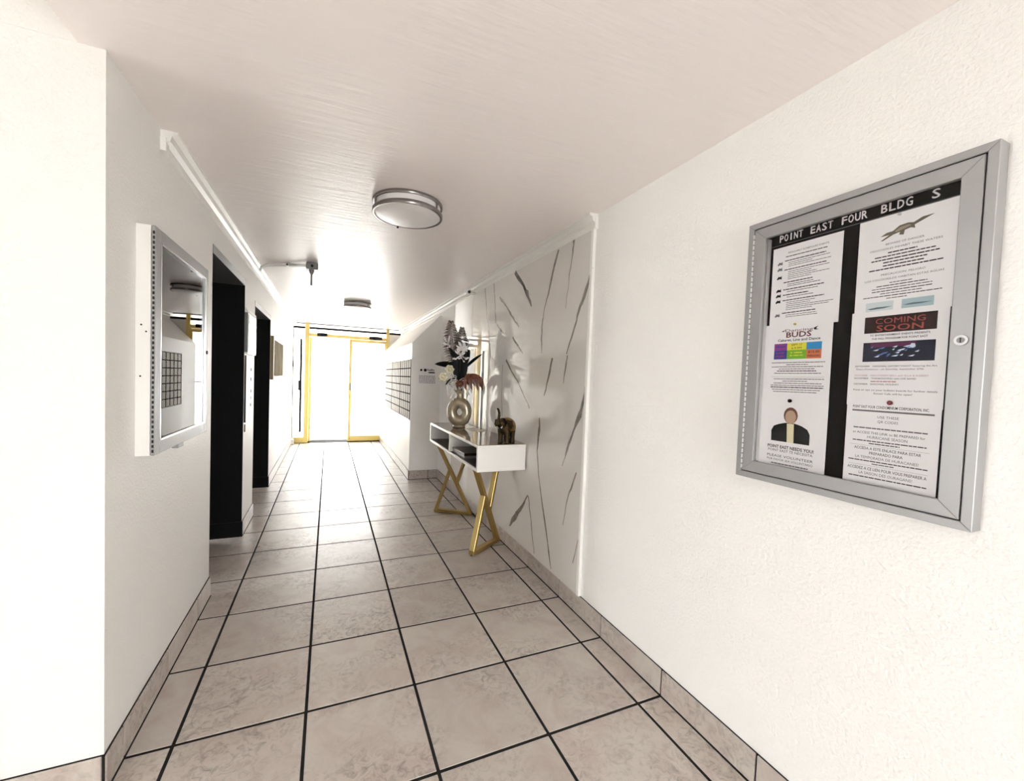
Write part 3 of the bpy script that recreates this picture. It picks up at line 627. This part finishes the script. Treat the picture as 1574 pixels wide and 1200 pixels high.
def p3(w_, h_, quad, text, greek, poly):
    c = w_*0.53; red = col('dark_red_ink', (0.16, 0.05, 0.05))
    text('Dancing', c, 0.028, 0.009, red, 0.088); text('BUDS', c, 0.047, 0.0175, red, 0.080, 0.02)
    poly([(0.160, 0.022), (0.174, 0.016), (0.168, 0.024), (0.176, 0.027), (0.164, 0.028)], INK, 'leaf_mark'); poly([(0.058, 0.026), (0.07, 0.020), (0.066, 0.027)], red, 'leaf_mark')
    text('Cabaret, Line and Dance', c, 0.060, 0.0085, INK, 0.135, 0.016)
    cols_ = [('purple_print', (0.28, 0.06, 0.30)), ('yellow_print', (0.80, 0.75, 0.08)), ('sky_print', (0.05, 0.30, 0.62)), ('navy_print', (0.05, 0.07, 0.32)), ('green_print', (0.20, 0.50, 0.05)), ('orange_print', (0.72, 0.22, 0.10))]
    us = [0.036, 0.080, 0.142, 0.188]; vs = [0.067, 0.091, 0.121]
    for k, (n, cc) in enumerate(cols_):
        i, j = k % 3, k//3; quad(us[i], vs[j], us[i+1], vs[j+1], col(n, cc), 'colour_block')
    text('SEPT 17', 0.111, 0.0765, 0.0065, INK, 0.034); text('6-9 PM', 0.111, 0.0875, 0.0065, INK, 0.032)
    text('LIVE', 0.058, 0.1025, 0.0065, col('red_ink', (0.6, 0.05, 0.08)), 0.026); text('MUSIC', 0.058, 0.1145, 0.0065, col('red_ink', (0.6, 0.05, 0.08)), 0.030)
    text('$15.00', 0.165, 0.1025, 0.0075, col('dark_red_ink', (0.16, 0.05, 0.05)), 0.034, 0.02); text('PERSON', 0.165, 0.1155, 0.0065, col('dark_red_ink', (0.16, 0.05, 0.05)), 0.036, 0.015)
    greek(0.092, 0.130, 0.1015, 0.004, col('yellow_print', (0.80, 0.75, 0.08))); greek(0.090, 0.132, 0.111, 0.004, col('yellow_print', (0.80, 0.75, 0.08)))
    greek(0.042, 0.074, 0.080, 0.004, col('navy_print', (0.05, 0.07, 0.32)))
    for k, (a, b) in enumerate(((0.03, 0.20), (0.08, 0.15), (0.03, 0.195), (0.055, 0.17), (0.05, 0.175), (0.04, 0.19))): greek(a, b, 0.134+k*0.0073, 0.0022 if k != 4 else 0.003, GREYINK if k != 4 else INK)
    quad(0.03, 0.1815, 0.20, 0.1821, LIGHTINK, 'rule')
    for k, (a, b) in enumerate(((0.04, 0.20), (0.07, 0.15), (0.04, 0.195), (0.03, 0.20), (0.03, 0.20), (0.035, 0.19), (0.04, 0.18))): greek(a, b, 0.190+k*0.0073, 0.0022 if k != 4 else 0.0032, GREYINK if k != 4 else INK)
def p4(w_, h_, quad, text, greek, poly):
    c = w_*0.53
    quad(0.033, 0.016, 0.190, 0.063, col('dark_maroon_print', (0.022, 0.006, 0.006)), 'banner')
    rd = col('neon_red_print', (0.40, 0.085, 0.075))
    text('COMING', 0.113, 0.038, 0.0155, rd, 0.108, 0.0, eps=0.0008); text('SOON', 0.113, 0.0585, 0.0165, rd, 0.102, 0.012, eps=0.0008)
    text('TC ENTERTAINMENT EVENTS PRESENTS', c, 0.0725, 0.0052, INK, 0.130, 0.01); text('THE FALL PROGRAM FOR POINT EAST', c, 0.0825, 0.0052, INK, 0.122, 0.01)
    quad(0.033, 0.090, 0.190, 0.145, col('night_print', (0.008, 0.010, 0.030)), 'night_picture')
    bl, bl2, pk = col('blue_light_print', (0.12, 0.20, 0.50)), col('white_light_print', (0.70, 0.78, 0.90)), col('purple_sky_print', (0.12, 0.02, 0.08))
    quad(0.05, 0.092, 0.150, 0.104, pk, 'night_picture', 0.0005)
    for k in range(26):
        a, b = random.uniform(0.050, 0.150), random.uniform(0.104, 0.132); l = random.uniform(0.006, 0.018)
        poly([(a, b), (a+l*0.6, b-0.003), (a+l, b-0.004), (a+l*0.7, b+0.001)], bl if k % 2 else bl2, 'night_picture', 0.0007+k*0.00001)
    poly([(0.138, 0.104), (0.142, 0.097), (0.149, 0.098), (0.151, 0.106), (0.144, 0.110)], bl2, 'night_picture', 0.001)
    x0 = 0.016
    text('SEPTEMBER   ORIGINAL GATSBY NIGHT featuring the Art', x0, 0.1605, 0.0045, GREYINK, 0.180, align='l'); text('Deco Orchestra - on Saturday, September 27th', x0+0.004, 0.169, 0.0045, GREYINK, 0.150, align='l')
    text('OCTOBER   HALLOWEEN BALL with ELLA & ROBERT', x0, 0.187, 0.0045, col('rose_ink', (0.55, 0.28, 0.32)), 0.165, align='l'); text('NOVEMBER   THANKSGIVING with LIVE BAND', x0, 0.1955, 0.0045, GREYINK, 0.140, align='l')
    greek(0.056, 0.115, 0.2035, 0.003, col('rose_ink', (0.55, 0.28, 0.32))); text('DECEMBER   SEASONAL HOLIDAY', x0, 0.212, 0.0045, GREYINK, 0.105, align='l')
    text('Keep an eye on your bulletin boards for further details', c-0.005, 0.229, 0.0048, INK, 0.185); text('Sunset Cafe will be open!', c-0.005, 0.239, 0.0048, INK, 0.085)
def p5(w_, h_, quad, text, greek, poly):
    c = w_*0.50
    # plain stand-in for the printed picture: loose colour patches of about the same size
    import math as _m
    poly([(0.045, 0.148), (0.044, 0.112), (0.052, 0.096), (0.070, 0.088), (0.092, 0.082), (0.122, 0.082), (0.144, 0.088), (0.162, 0.098), (0.170, 0.114), (0.170, 0.148)], col('black_print', (0.012, 0.012, 0.014)), 'printed_picture')
    poly([(0.107+0.023*_m.cos(a*0.449), 0.056+0.028*_m.sin(a*0.449)) for a in range(14)], col('brown_print', (0.16, 0.07, 0.05)), 'printed_picture', 0.0006)
    poly([(0.107+0.018*_m.cos(a*0.449), 0.061+0.023*_m.sin(a*0.449)) for a in range(14)], col('tan_print', (0.52, 0.36, 0.25)), 'printed_picture', 0.0008)
    poly([(0.096, 0.084), (0.119, 0.084), (0.121, 0.148), (0.099, 0.148)], col('cream_print', (0.80, 0.74, 0.50)), 'printed_picture', 0.0006)
    text('POINT EAST NEEDS YOU!', c, 0.172, 0.0105, INK, 0.150, 0.022); text('POINT EAST TE NECESITA', c, 0.184, 0.0085, GREYINK, 0.145)
    text('PLEASE VOLUNTEER', c, 0.2035, 0.0085, GREYINK, 0.150); text('POR FAVOR SEA VOLUNTARIO', c, 0.216, 0.0075, LIGHTINK, 0.150); greek(0.05, 0.17, 0.228, 0.004, LIGHTINK)
def p6(w_, h_, quad, text, greek, poly):
    c = w_*0.48
    text('POINT EAST FOUR CONDOMINIUM CORPORATION, INC.', c, 0.0265, 0.0075, INK, 0.170, 0.008)
    quad(0.014, 0.032, 0.196, 0.0365, LIGHTINK, 'rule')
    text('USE THESE', c, 0.054, 0.007, LIGHTINK, 0.048); text('QR CODES', c, 0.067, 0.007, LIGHTINK, 0.046)
    greek(0.020, 0.185, 0.086, 0.0035, LIGHTINK)
    text('or ACCESS THIS LINK to BE PREPARED for', c, 0.101, 0.0068, GREYINK, 0.162); text('HURRICANE SEASON', c, 0.114, 0.0078, LIGHTINK, 0.090)
    greek(0.02, 0.185, 0.123, 0.0028, GREYINK); greek(0.06, 0.13, 0.130, 0.0028, GREYINK); quad(0.014, 0.1345, 0.192, 0.1350, LIGHTINK, 'rule')
    text('ACCEDA A ESTE ENLACE PARA ESTAR', c, 0.147, 0.0078, GREYINK, 0.150, 0.006); text('PREPARADO PARA', c, 0.160, 0.0078, GREYINK, 0.075, 0.006); text('LA TEMPORADA DE HURACANES!', c, 0.173, 0.0075, LIGHTINK, 0.142)
    greek(0.012, 0.19, 0.181, 0.0028, GREYINK); greek(0.07, 0.12, 0.188, 0.0028, LIGHTINK); quad(0.014, 0.1925, 0.192, 0.1930, LIGHTINK, 'rule')
    text('ACCEDEZ A CE LIEN POUR VOUS PREPARER A', c, 0.206, 0.0082, GREYINK, 0.178, 0.006); text('LA SAISON DES OURAGANS!', c, 0.219, 0.0078, LIGHTINK, 0.120)
    greek(0.015, 0.19, 0.2285, 0.0030, GREYINK)
paper('events list sheet below the letters POINT, left column of the notice case', -0.876, -1.093, 1.937, 1.658, 0.0005, p1, (0.001, 0.001, 0.0))
paper('reptile warning sheet in the upper right of the notice case', -1.134, -1.348, 1.944, 1.668, 0.0005, p2, (0.001, 0.004, 0.0))
paper('cabaret flyer with coloured blocks in the notice case', -0.864, -1.081, 1.668, 1.390, 0.0022, p3, (0.001, 0.002, 0.0), tilt=-0.004)
paper('sheet with red COMING SOON banner in the notice case', -1.130, -1.343, 1.677, 1.405, 0.0022, p4, (0.001, 0.003, 0.0))
paper('volunteer appeal sheet with dark picture, lower left of the notice case', -0.864, -1.083, 1.411, 1.172, 0.0042, p5, (0.001, 0.001, 0.0))
paper('trilingual hurricane sheet with grey bar, lower right of the notice case', -1.133, -1.342, 1.424, 1.170, 0.0045, p6, (0.001, 0.003, 0.0))
for y, z, nm, cc, lab, dd in ((-0.968, 1.405, 'dark_pin', (0.01, 0.01, 0.012), 'black push pin above the volunteer sheet', 0.0062), (-1.237, 1.416, 'red_pin', (0.22, 0.01, 0.03), 'dark red push pin above the hurricane sheet', 0.0062),
                              (-0.968, 1.664, 'yellow_pin', (0.65, 0.55, 0.08), 'yellow push pin above the cabaret flyer', 0.0042), (-1.228, 1.938, 'clear_pin', (0.6, 0.6, 0.6), 'pale push pin above the reptile sheet', 0.0022)):
    R = 0.0062 if 'clear' not in nm and 'yellow' not in nm else 0.004
    t = thing('push_pin', lab, 'push pin', (W-0.0095-dd, y, z), 'push pins in the notice case')
    xx = W-0.0095-dd
    MB().tube([(xx-0.0075, y, z), (xx-0.006, y, z), (xx-0.004, y, z), (xx-0.001, y, z)], [R*0.7, R, R*0.6, R*0.9], 14).build('head', mat(nm, cc, 0.3), t, smooth=True)
    MB().tube([(xx-0.001, y, z), (xx+0.004, y, z)], 0.0006, 6).build('needle', CHROME, t)

# notice on the near end of the mailbox block
nt_ = B((1.825, MY-0.0012, 1.325), (2.075, MY-0.0004, 1.60)).build('wall_notice', PAPER, None, origin=(1.95, MY-0.0008, 1.46)); tag(nt_, 'white printed notice taped to the end of the mailbox block', 'paper')
m = MB(); yy = MY-0.0016
def nq(x0, x1, z0, z1, mm): mm.add([(x0, yy, z0), (x1, yy, z0), (x1, yy, z1), (x0, yy, z1)], [(0, 1, 2, 3)])
for k in range(6):
    x = 1.835
    while x < 2.06:
        l = random.uniform(0.012, 0.03); nq(x, min(x+l, 2.065), 1.45-k*0.019, 1.457-k*0.019, m); x += l+0.006
m.build('small_print', GREYINK, nt_, origin=(1.95, MY-0.0008, 1.46))
m = MB()
for cx_, rr in ((1.862, 0.016), (1.918, 0.021)): m.add([(cx_+rr*math.cos(a*0.524), yy, 1.535+rr*math.sin(a*0.524)) for a in range(12)], [tuple(range(12))])
vs, fs, wd_ = text_verts('FedEx', 0.02); m.add([(1.945+v[0]*0.105/wd_, yy, 1.525+v[1]*0.03) for v in vs], fs)
nq(1.965, 2.055, 1.495, 1.511, m)
m.build('bold_print', INK, nt_, origin=(1.95, MY-0.0008, 1.46))

# ------------------------------------------------------------------ console table
tx0, tx1, ty0, ty1, tz0, tz1 = 1.707, 2.108, 0.995, 2.545, 0.742, 0.945
tb = thing('console_table', 'white console table with two open cubbies and gold angular legs', 'table', (1.9, 1.77, 0))
pt = 0.022
B((tx0, ty0, tz1-pt), (tx1, ty1, tz1-0.003)).build('top_board', LACQ, tb, bevel=0.002)
B((tx0+0.008, ty0+0.008, tz1-0.0035), (tx1-0.004, ty1-0.008, tz1+0.001)).build('top_glass', TOPBR, tb)
B((tx0, ty0, tz0), (tx1, ty1, tz0+pt)).build('bottom_board', LACQ, tb, bevel=0.002)
B((tx0, ty0+0.002, tz0+pt), (tx1-0.002, ty0+pt, tz1-pt)).build('end_panel', LACQ, tb)
B((tx0, ty1-pt, tz0+pt), (tx1-0.002, ty1-0.002, tz1-pt)).build('end_panel', LACQ, tb)
B((tx0, 1.760, tz0+pt), (tx1-0.02, 1.782, tz1-pt)).build('divider', LACQ, tb)
B((tx1-0.02, ty0+pt, tz0+pt), (tx1-0.008, ty1-pt, tz1-pt)).build('back_panel', LACQ, tb)
B((tx0+0.012, ty0+pt, tz0+pt), (tx1-0.02, ty1-pt, tz0+pt+0.003)).build('shelf_shade', mat('dark_brown_shade', (0.06, 0.05, 0.04), 0.4), tb)  # dark sheet that paints in the shade on the cubby floor
def leg(F, K):
    F, K = Vector((*F, 0)), Vector((*K, 0)); d = K-F; nrm = Vector((0, 0, 1)).cross(d).normalized()
    P = lambda s, z: F + d*s + Vector((0, 0, z))
    bw_, bt = 0.050, 0.030
    parts = [('leg_bar', P(0.03, tz0-0.001), P(0.965, 0.02)), ('leg_bar', P(0.385, 0.47), P(0.045, 0.035)), ('leg_bar', P(0.89, tz0-0.001), P(0.57, 0.32)), ('foot_bar', P(0.0, 0.022), P(1.0, 0.022))]
    for nm, a, b in parts: MB().bar(a, b, bw_, bt if nm == 'leg_bar' else 0.032, nrm).build(nm, LEGGOLD, tb, bevel=0.003)
    for s in (0.03, 0.97): q = P(s, 0); MB().lathe([(0.012, 0.0005), (0.012, 0.007)], tuple(q), 10).build('foot_pad', GAP, tb)
leg((1.768, 1.240), (2.095, 1.460)); leg((1.752, 2.414), (2.095, 2.185))
fo = thing('document_box', 'flat dark box lying in the nearer cubby of the console table', 'box', (1.88, 1.55, tz0+pt+0.003))
fz = tz0+pt+0.0035
B((1.735, 1.40, fz), (2.02, 1.745, fz+0.022)).build('body', ALU, fo, bevel=0.003); B((1.732, 1.397, fz+0.022), (2.023, 1.748, fz+0.044)).build('lid', mat('dark_brown_cover', (0.05, 0.035, 0.03), 0.25), fo, bevel=0.004)
zt = tz1 + 0.0012
ca = MB(); pts = [(1.912, 1.955), (1.965, 1.715), (2.085, 1.79), (2.045, 2.03)]
ca.prism(pts, 2, zt, zt+0.002); cdo = ca.build('paper_card', mat('cream_card', (0.72, 0.67, 0.58), 0.5), None); tag(cdo, 'pale card lying on the console table beside the vase', 'card')

# ring vase
CER = mat('pale_gold_ceramic', (0.34, 0.275, 0.18), 0.08, 0.45, spec=0.9, var=(14, 1.2, (0.46, 0.40, 0.30)))
vx, vy = 1.895, 2.10
vs_ = thing('ring_vase', 'pale gold ring-shaped vase with an oval hole on the console table', 'vase', (vx, vy, zt))
dirx = Vector((0.92, -0.39, 0)); 
m = MB(); n1, n2 = 40, 14
for i in range(n1):
    a = 2*math.pi*i/n1
    # ellipse centreline in the plane facing the camera; thicker towards the base
    ca_, sa_ = math.cos(a), math.sin(a); cx_, cz_ = 0.074*ca_, 0.092*sa_
    tr = 0.050 + 0.008*abs(sa_); out = Vector((ca_/0.074, sa_/0.092)).normalized()
    for j in range(n2):
        b = 2*math.pi*j/n2; rr = tr*math.cos(b); dd = 0.060*math.sin(b)
        px, pz = cx_+out.x*rr, cz_+out.y*rr
        q = Vector((vx, vy, zt+0.155+pz)) + dirx*px + Vector((0.39, 0.92, 0))*dd; m.v.append(tuple(q))
for i in range(n1):
    for j in range(n2): m.f.append((i*n2+j, ((i+1) % n1)*n2+j, ((i+1) % n1)*n2+(j+1) % n2, i*n2+(j+1) % n2))
m.build('ring_body', CER, vs_, smooth=True)
MB().lathe([(0.060, 0.0005), (0.064, 0.006), (0.058, 0.022), (0.040, 0.034)], (vx, vy, zt), 32).build('foot', CER, vs_, smooth=True)
MB().lathe([(0.052, 0.268), (0.040, 0.295), (0.034, 0.325), (0.036, 0.352), (0.048, 0.372), (0.044, 0.374), (0.030, 0.350)], (vx, vy, zt), 32).build('neck', CER, vs_, smooth=True)

# bouquet, every stem a thing of its own, all rooted in the vase neck
ROOT = Vector((vx, vy, zt+0.36))
VR = Vector((0.92, -0.39, 0)); VD = Vector((0.39, 0.92, 0)); VZ = Vector((0, 0, 1))      # right, away, up as seen from the corridor
def at(a, b, c=0.0): return Vector((vx, vy, zt)) + VR*a + VZ*b + VD*c
STEM = mat('dark_stem', (0.03, 0.03, 0.02), 0.6)
FROND = mat('dried_brown_frond', (0.085, 0.068, 0.055), 0.8); BLK = mat('glossy_black_leaf', (0.006, 0.006, 0.008), 0.5, spec=0.15)
CREAM = mat('cream_petal', (0.74, 0.70, 0.52), 0.6); WPET = mat('white_petal', (0.86, 0.85, 0.85), 0.55); MAR = mat('maroon_petal', (0.085, 0.02, 0.010), 0.4, var=(25, 1.3, (0.20, 0.06, 0.025)))
def curve(p, q, bow, n=8):
    p, q = Vector(p), Vector(q); c = (p+q)/2 + Vector(bow)
    return [(1-t)**2*p + 2*t*(1-t)*c + t*t*q for t in [i/(n-1) for i in range(n)]]
def leaf_mesh(mb, pts, wmax, up, fold=0.25, th=0.0012, prof=None):
    """thin tapered blade with a midrib fold"""
    n = len(pts); up = Vector(up); o = len(mb.v)
    for i, p in enumerate(pts):
        t = (pts[min(i+1, n-1)] - pts[max(i-1, 0)]).normalized(); sd = t.cross(up).normalized(); nn = sd.cross(t)
        s = i/(n-1); wd = wmax*(prof(s) if prof else math.sin(math.pi*min(1, s*0.93+0.07))**0.7)*0.5
        for sg_, e in ((-1, 0), (0, 0), (1, 0), (1, 1), (0, 1), (-1, 1)):
            mb.v.append(tuple(p + sd*wd*sg_ + nn*((-wd*fold) if sg_ else 0) - nn*th*e))
    for i in range(n-1):
        for j in range(6): mb.f.append((o+i*6+j, o+i*6+(j+1) % 6, o+(i+1)*6+(j+1) % 6, o+(i+1)*6+j))
    mb.f.append(tuple(o+j for j in range(6))); mb.f.append(tuple(o+(n-1)*6+j for j in range(6)))
def stem(t, tip, bow=(0, 0, 0), rad=0.0035, m=STEM):
    p = ROOT + Vector((random.uniform(-0.015, 0.015), random.uniform(-0.015, 0.015), -0.06))
    MB().tube(curve(p, tip, bow), rad, 6).build('stem', m, t, smooth=True)
def bouquet(name, lab, cat): return thing(name, lab, cat, tuple(ROOT - Vector((0, 0, 0.06))), 'dried flowers in the vase')
# feathery fronds
for k, (base, tip, lab) in enumerate(((at(-0.02, 0.60, 0.02), at(-0.115, 1.065, 0.02), 'tall brown feathery frond leaning left in the vase'), (at(0.0, 0.62, 0.04), at(-0.005, 1.005, 0.05), 'brown feathery frond standing upright in the vase'))):
    t = bouquet('feathery_frond', lab, 'dried frond'); stem(t, tuple(base))
    sp = curve(base, tip, VR*(-0.04 if k == 0 else 0.0), 16)
    mb = MB().tube(sp, [0.004]*10+[0.002]*6, 6); mb.build('midrib', FROND, t)
    mb = MB()
    for i in range(1, 16):
        p = sp[i]; s = i/15; L = 0.135*math.sin(math.pi*(0.25+0.66*s))*(1.0 if k == 0 else 0.8)
        for sg_ in (-1, 1):
            for dz in (0.0, 0.5):
                pp = sp[i-1].lerp(p, dz); e = pp + VR*sg_*L*0.85 + VZ*L*(0.15 if sg_ < 0 else -0.05) + VD*random.uniform(-0.4, 0.4)*L - VZ*0.03*(1-s)
                leaf_mesh(mb, curve(pp, e, VZ*0.03, 5), 0.0125, VD, 0.1)
    mb.build('leaflets', FROND, t)['kind'] = 'stuff'
# broad black leaves
for a, b, w_, lab in ((at(-0.02, 0.61, -0.01), at(-0.255, 0.655-0.03, -0.05), 0.078, 'long black leaf reaching left from the vase'), (at(0.03, 0.58, -0.02), at(0.215, 0.745, -0.01), 0.036, 'narrow black leaf rising to the right from the vase'),
                      (at(0.0, 0.55, -0.03), at(-0.03, 0.80, -0.04), 0.075, 'upright black leaf in the middle of the bouquet'), (at(-0.03, 0.50, -0.03), at(-0.145, 0.42, -0.06), 0.042, 'drooping black leaf below the cream flowers'),
                      (at(0.01, 0.56, -0.03), at(0.085, 0.79, -0.02), 0.070, 'dark leaf behind the white blossoms at the right of the bouquet'), (at(-0.01, 0.60, -0.02), at(-0.125, 0.80, -0.02), 0.05, 'dark leaf behind the white blossoms at the left of the bouquet'),
                      (at(0.0, 0.44, -0.04), at(0.03, 0.70, -0.06), 0.11, 'short broad black leaf at the heart of the bouquet'), (at(-0.01, 0.45, -0.03), at(-0.06, 0.69, -0.05), 0.09, 'short black leaf just left of the heart of the bouquet')):
    t = bouquet('black_leaf', lab, 'leaf'); stem(t, tuple(a))
    mb = MB(); leaf_mesh(mb, curve(a, b, VZ*0.035, 10), w_, (-VD)*0.8+VZ*0.6, 0.3); mb.build('blade', BLK, t, smooth=True)
# white blossom sprays
for k, (c, lab) in enumerate(((at(0.06, 0.79, -0.05), 'white blossom spray at the upper right of the bouquet'), (at(-0.125, 0.83, -0.05), 'white blossom spray at the upper left of the bouquet'), (at(0.0, 0.72, -0.07), 'white blossom spray in the middle of the bouquet'))):
    t = bouquet('white_blossom', lab, 'flower'); stem(t, tuple(c))
    for i in range(16 if k != 1 else 8):
        a = random.uniform(0, 6.28); rr = random.uniform(0.015, 0.075 if k != 1 else 0.04)
        p = c + VR*rr*math.cos(a) + VZ*rr*math.sin(a)*0.9 - VD*random.uniform(0, 0.03)
        q = p + VR*0.036*math.cos(a) + VZ*0.036*math.sin(a) + VZ*0.02 - VD*0.012
        mb = MB().tube([c, p], 0.002, 5); leaf_mesh(mb, curve(p, q, -VD*0.008, 6), 0.017, VD, 0.3); mb.build('petal', WPET, t)
# cream flowers
for k, (c, lab) in enumerate(((at(-0.165, 0.50, -0.06), 'cream flower low on the left of the bouquet'), (at(-0.105, 0.575, -0.05), 'cream flower under the long black leaf'))):
    t = bouquet('cream_flower', lab, 'flower'); stem(t, tuple(c + VD*0.02))
    for i in range(7):
        a = 2*math.pi*i/7 + k; q = c + VR*0.05*math.cos(a) + VZ*0.05*math.sin(a) - VD*0.012
        mb = MB(); leaf_mesh(mb, curve(c, q, -VD*0.022, 7), 0.045, VD, 0.35); mb.build('petal', CREAM, t, smooth=True)
    MB().ell(tuple(c - VD*0.02), 0.016, 0.016, 0.016, 12, 8).build('centre', CREAM, t, smooth=True)
# maroon hanging bloom
t = bouquet('maroon_bloom', 'large maroon bloom drooping at the right of the bouquet', 'flower'); c = at(0.10, 0.535, -0.05); stem(t, tuple(c), VZ*0.08)
for i in range(11):
    a = -1.0 + 2.0*i/10; q = c + VR*(0.03+0.115*math.sin(a*0.9+0.35)) - VZ*(0.135+0.03*math.cos(i*2.1)) - VD*(0.05*math.cos(i*1.9)-0.01)
    mb = MB(); leaf_mesh(mb, curve(c, q, VR*0.06*math.sin(a)+VZ*0.055-VD*0.03, 9), 0.040, VD, 0.3); mb.build('petal', MAR, t, smooth=True)
t = bouquet('maroon_bud', 'dark maroon bud at the centre of the bouquet', 'flower'); c = at(0.005, 0.44, -0.06); stem(t, tuple(c + VD*0.02))
for i in range(6):
    a = 2*math.pi*i/6; mb = MB(); q = c + VR*0.045*math.cos(a) + VZ*0.035*math.sin(a) - VD*0.03; leaf_mesh(mb, curve(c, q, -VD*0.025, 6), 0.045, VD, 0.4); mb.build('petal', MAR, t, smooth=True)
# glassy curled ribbons round the neck
RIB = mat('clear_pale_ribbon', (0.72, 0.70, 0.66), 0.1, spec=0.8)
for k, (a0, lab) in enumerate(((-0.12, 'curled pale ribbon hanging left of the vase neck'), (0.115, 'curled pale ribbon hanging right of the vase neck'))):
    t = bouquet('curled_ribbon', lab, 'ribbon')
    for q in range(5):
        b0 = random.uniform(-0.02, 0.02); pts = [at(a0*(i/17)**0.6*(0.55+0.12*q) + 0.016*math.sin(i*0.9+q), 0.385+0.075*math.sin(i/17*3.3)-0.10*(i/17)**2+0.02*q, -0.05+0.016*math.cos(i*0.9+q)+b0) for i in range(18)]
        MB().tube(pts, 0.0042, 6).build('curl', RIB, t, smooth=True)

# elephant figurine (one continuous body through a voxel remesh)
ex, ey = 1.965, 1.075
el = thing('elephant_figurine', 'bronze elephant figurine with raised trunk on the console table', 'figurine', (ex, ey, zt))
hd = Vector((-0.80, -0.60, 0)).normalized(); sd = Vector((0, 0, 1)).cross(hd)
def ep(a, b, c): return Vector((ex, ey, zt)) + hd*a + sd*b + VZ*c
Rz = Matrix((hd, sd, VZ)).transposed()
mb = MB()
mb.ell(ep(-0.018, 0, 0.125), 0.072, 0.056, 0.066, 20, 14, Rz); mb.ell(ep(0.022, 0, 0.130), 0.052, 0.050, 0.058, 20, 14, Rz)
mb.ell(ep(0.064, 0, 0.158), 0.036, 0.034, 0.040, 18, 12, Rz); mb.ell(ep(0.058, 0, 0.182), 0.024, 0.026, 0.020, 14, 10, Rz)
for a, b in ((-0.055, 0.030), (-0.055, -0.030), (0.030, 0.030), (0.030, -0.030)):
    mb.tube([ep(a, b, 0.0), ep(a, b, 0.012), ep(a, b, 0.05), ep(a, b*0.95, 0.11)], [0.023, 0.021, 0.020, 0.027], 14)
tr = [ep(0.080, 0, 0.150), ep(0.102, 0, 0.142), ep(0.118, 0, 0.155), ep(0.120, 0, 0.185), ep(0.112, 0, 0.215), ep(0.112, 0, 0.245), ep(0.126, 0, 0.268), ep(0.140, 0, 0.276)]
mb.tube(tr, [0.020, 0.017, 0.015, 0.013, 0.0115, 0.0105, 0.0095, 0.0085], 12)
mb.tube([ep(-0.085, 0, 0.15), ep(-0.098, 0, 0.12), ep(-0.096, 0.004, 0.075)], [0.008, 0.006, 0.005], 8)
me = mb.mesh('body', BRONZE)
tmp = bpy.data.objects.new('tmp', me); COL.objects.link(tmp)
rm = tmp.modifiers.new('r', 'REMESH'); rm.mode = 'VOXEL'; rm.voxel_size = 0.0042
sm = tmp.modifiers.new('s', 'SMOOTH'); sm.factor = 0.5; sm.iterations = 3
dg = bpy.context.evaluated_depsgraph_get(); dg.update(); me2 = bpy.data.meshes.new_from_object(tmp.evaluated_get(dg)); bpy.data.objects.remove(tmp)
me2.shade_smooth(); me2.materials.clear(); me2.materials.append(BRONZE)
bo = link('body', me2, el, (0, 0, 0))
for b in (1, -1):
    mb = MB(); leaf_mesh(mb, [ep(0.055, b*0.032, 0.180), ep(0.042, b*0.056, 0.165), ep(0.036, b*0.064, 0.140), ep(0.038, b*0.060, 0.112)], 0.055, tuple(hd), 0.1, 0.004); mb.build('ear', BRONZE, el, smooth=True)
    MB().tube([ep(0.090, b*0.018, 0.138), ep(0.108, b*0.024, 0.128), ep(0.124, b*0.024, 0.134)], [0.005, 0.004, 0.0015], 8).build('tusk', CREAM, el, smooth=True)
mb = MB()
na = 14
for e in (0.0, 0.004):
    for i in range(na+1):
        a = math.radians(-20+220*i/na)
        for s in (-0.062, -0.03, 0.002, 0.030):
            k = math.sqrt(max(0.0, 1-((s+0.018)/0.078)**2))
            mb.v.append(tuple(ep(s, (0.0595*k+0.002+e)*math.cos(a), 0.125 + (0.0695*k+0.002+e)*math.sin(a))))
o = 4*(na+1)
for i in range(na):
    for j in range(3): q = i*4+j; mb.f.append((q, q+1, q+5, q+4)); mb.f.append((o+q, o+q+4, o+q+5, o+q+1))
for j in range(3): mb.f.append((j, o+j, o+j+1, j+1)); q = na*4+j; mb.f.append((q, q+1, o+q+1, o+q))
for i in range(na): q = i*4; mb.f.append((q, q+4, o+q+4, o+q)); q += 3; mb.f.append((q, o+q, o+q+4, q+4))
mb.build('saddle_cloth', BRASS, el, smooth=True)
# small dark plug by the wall behind the far leg
pg = thing('wall_plug', 'small dark plug at the skirting behind the console table', 'plug', (W-0.03, 1.98, 0.03))
B((MXF-0.040, 1.96, 0.02), (W-0.0115, 2.02, 0.085)).build('body', GAP, pg, bevel=0.008); MB().tube([(W-0.035, 1.99, 0.022), (W-0.04, 1.99, 0.004), (W-0.03, 2.08, 0.004), (W-0.02, 2.3, 0.004)], 0.004, 6).build('cord', GAP, pg)
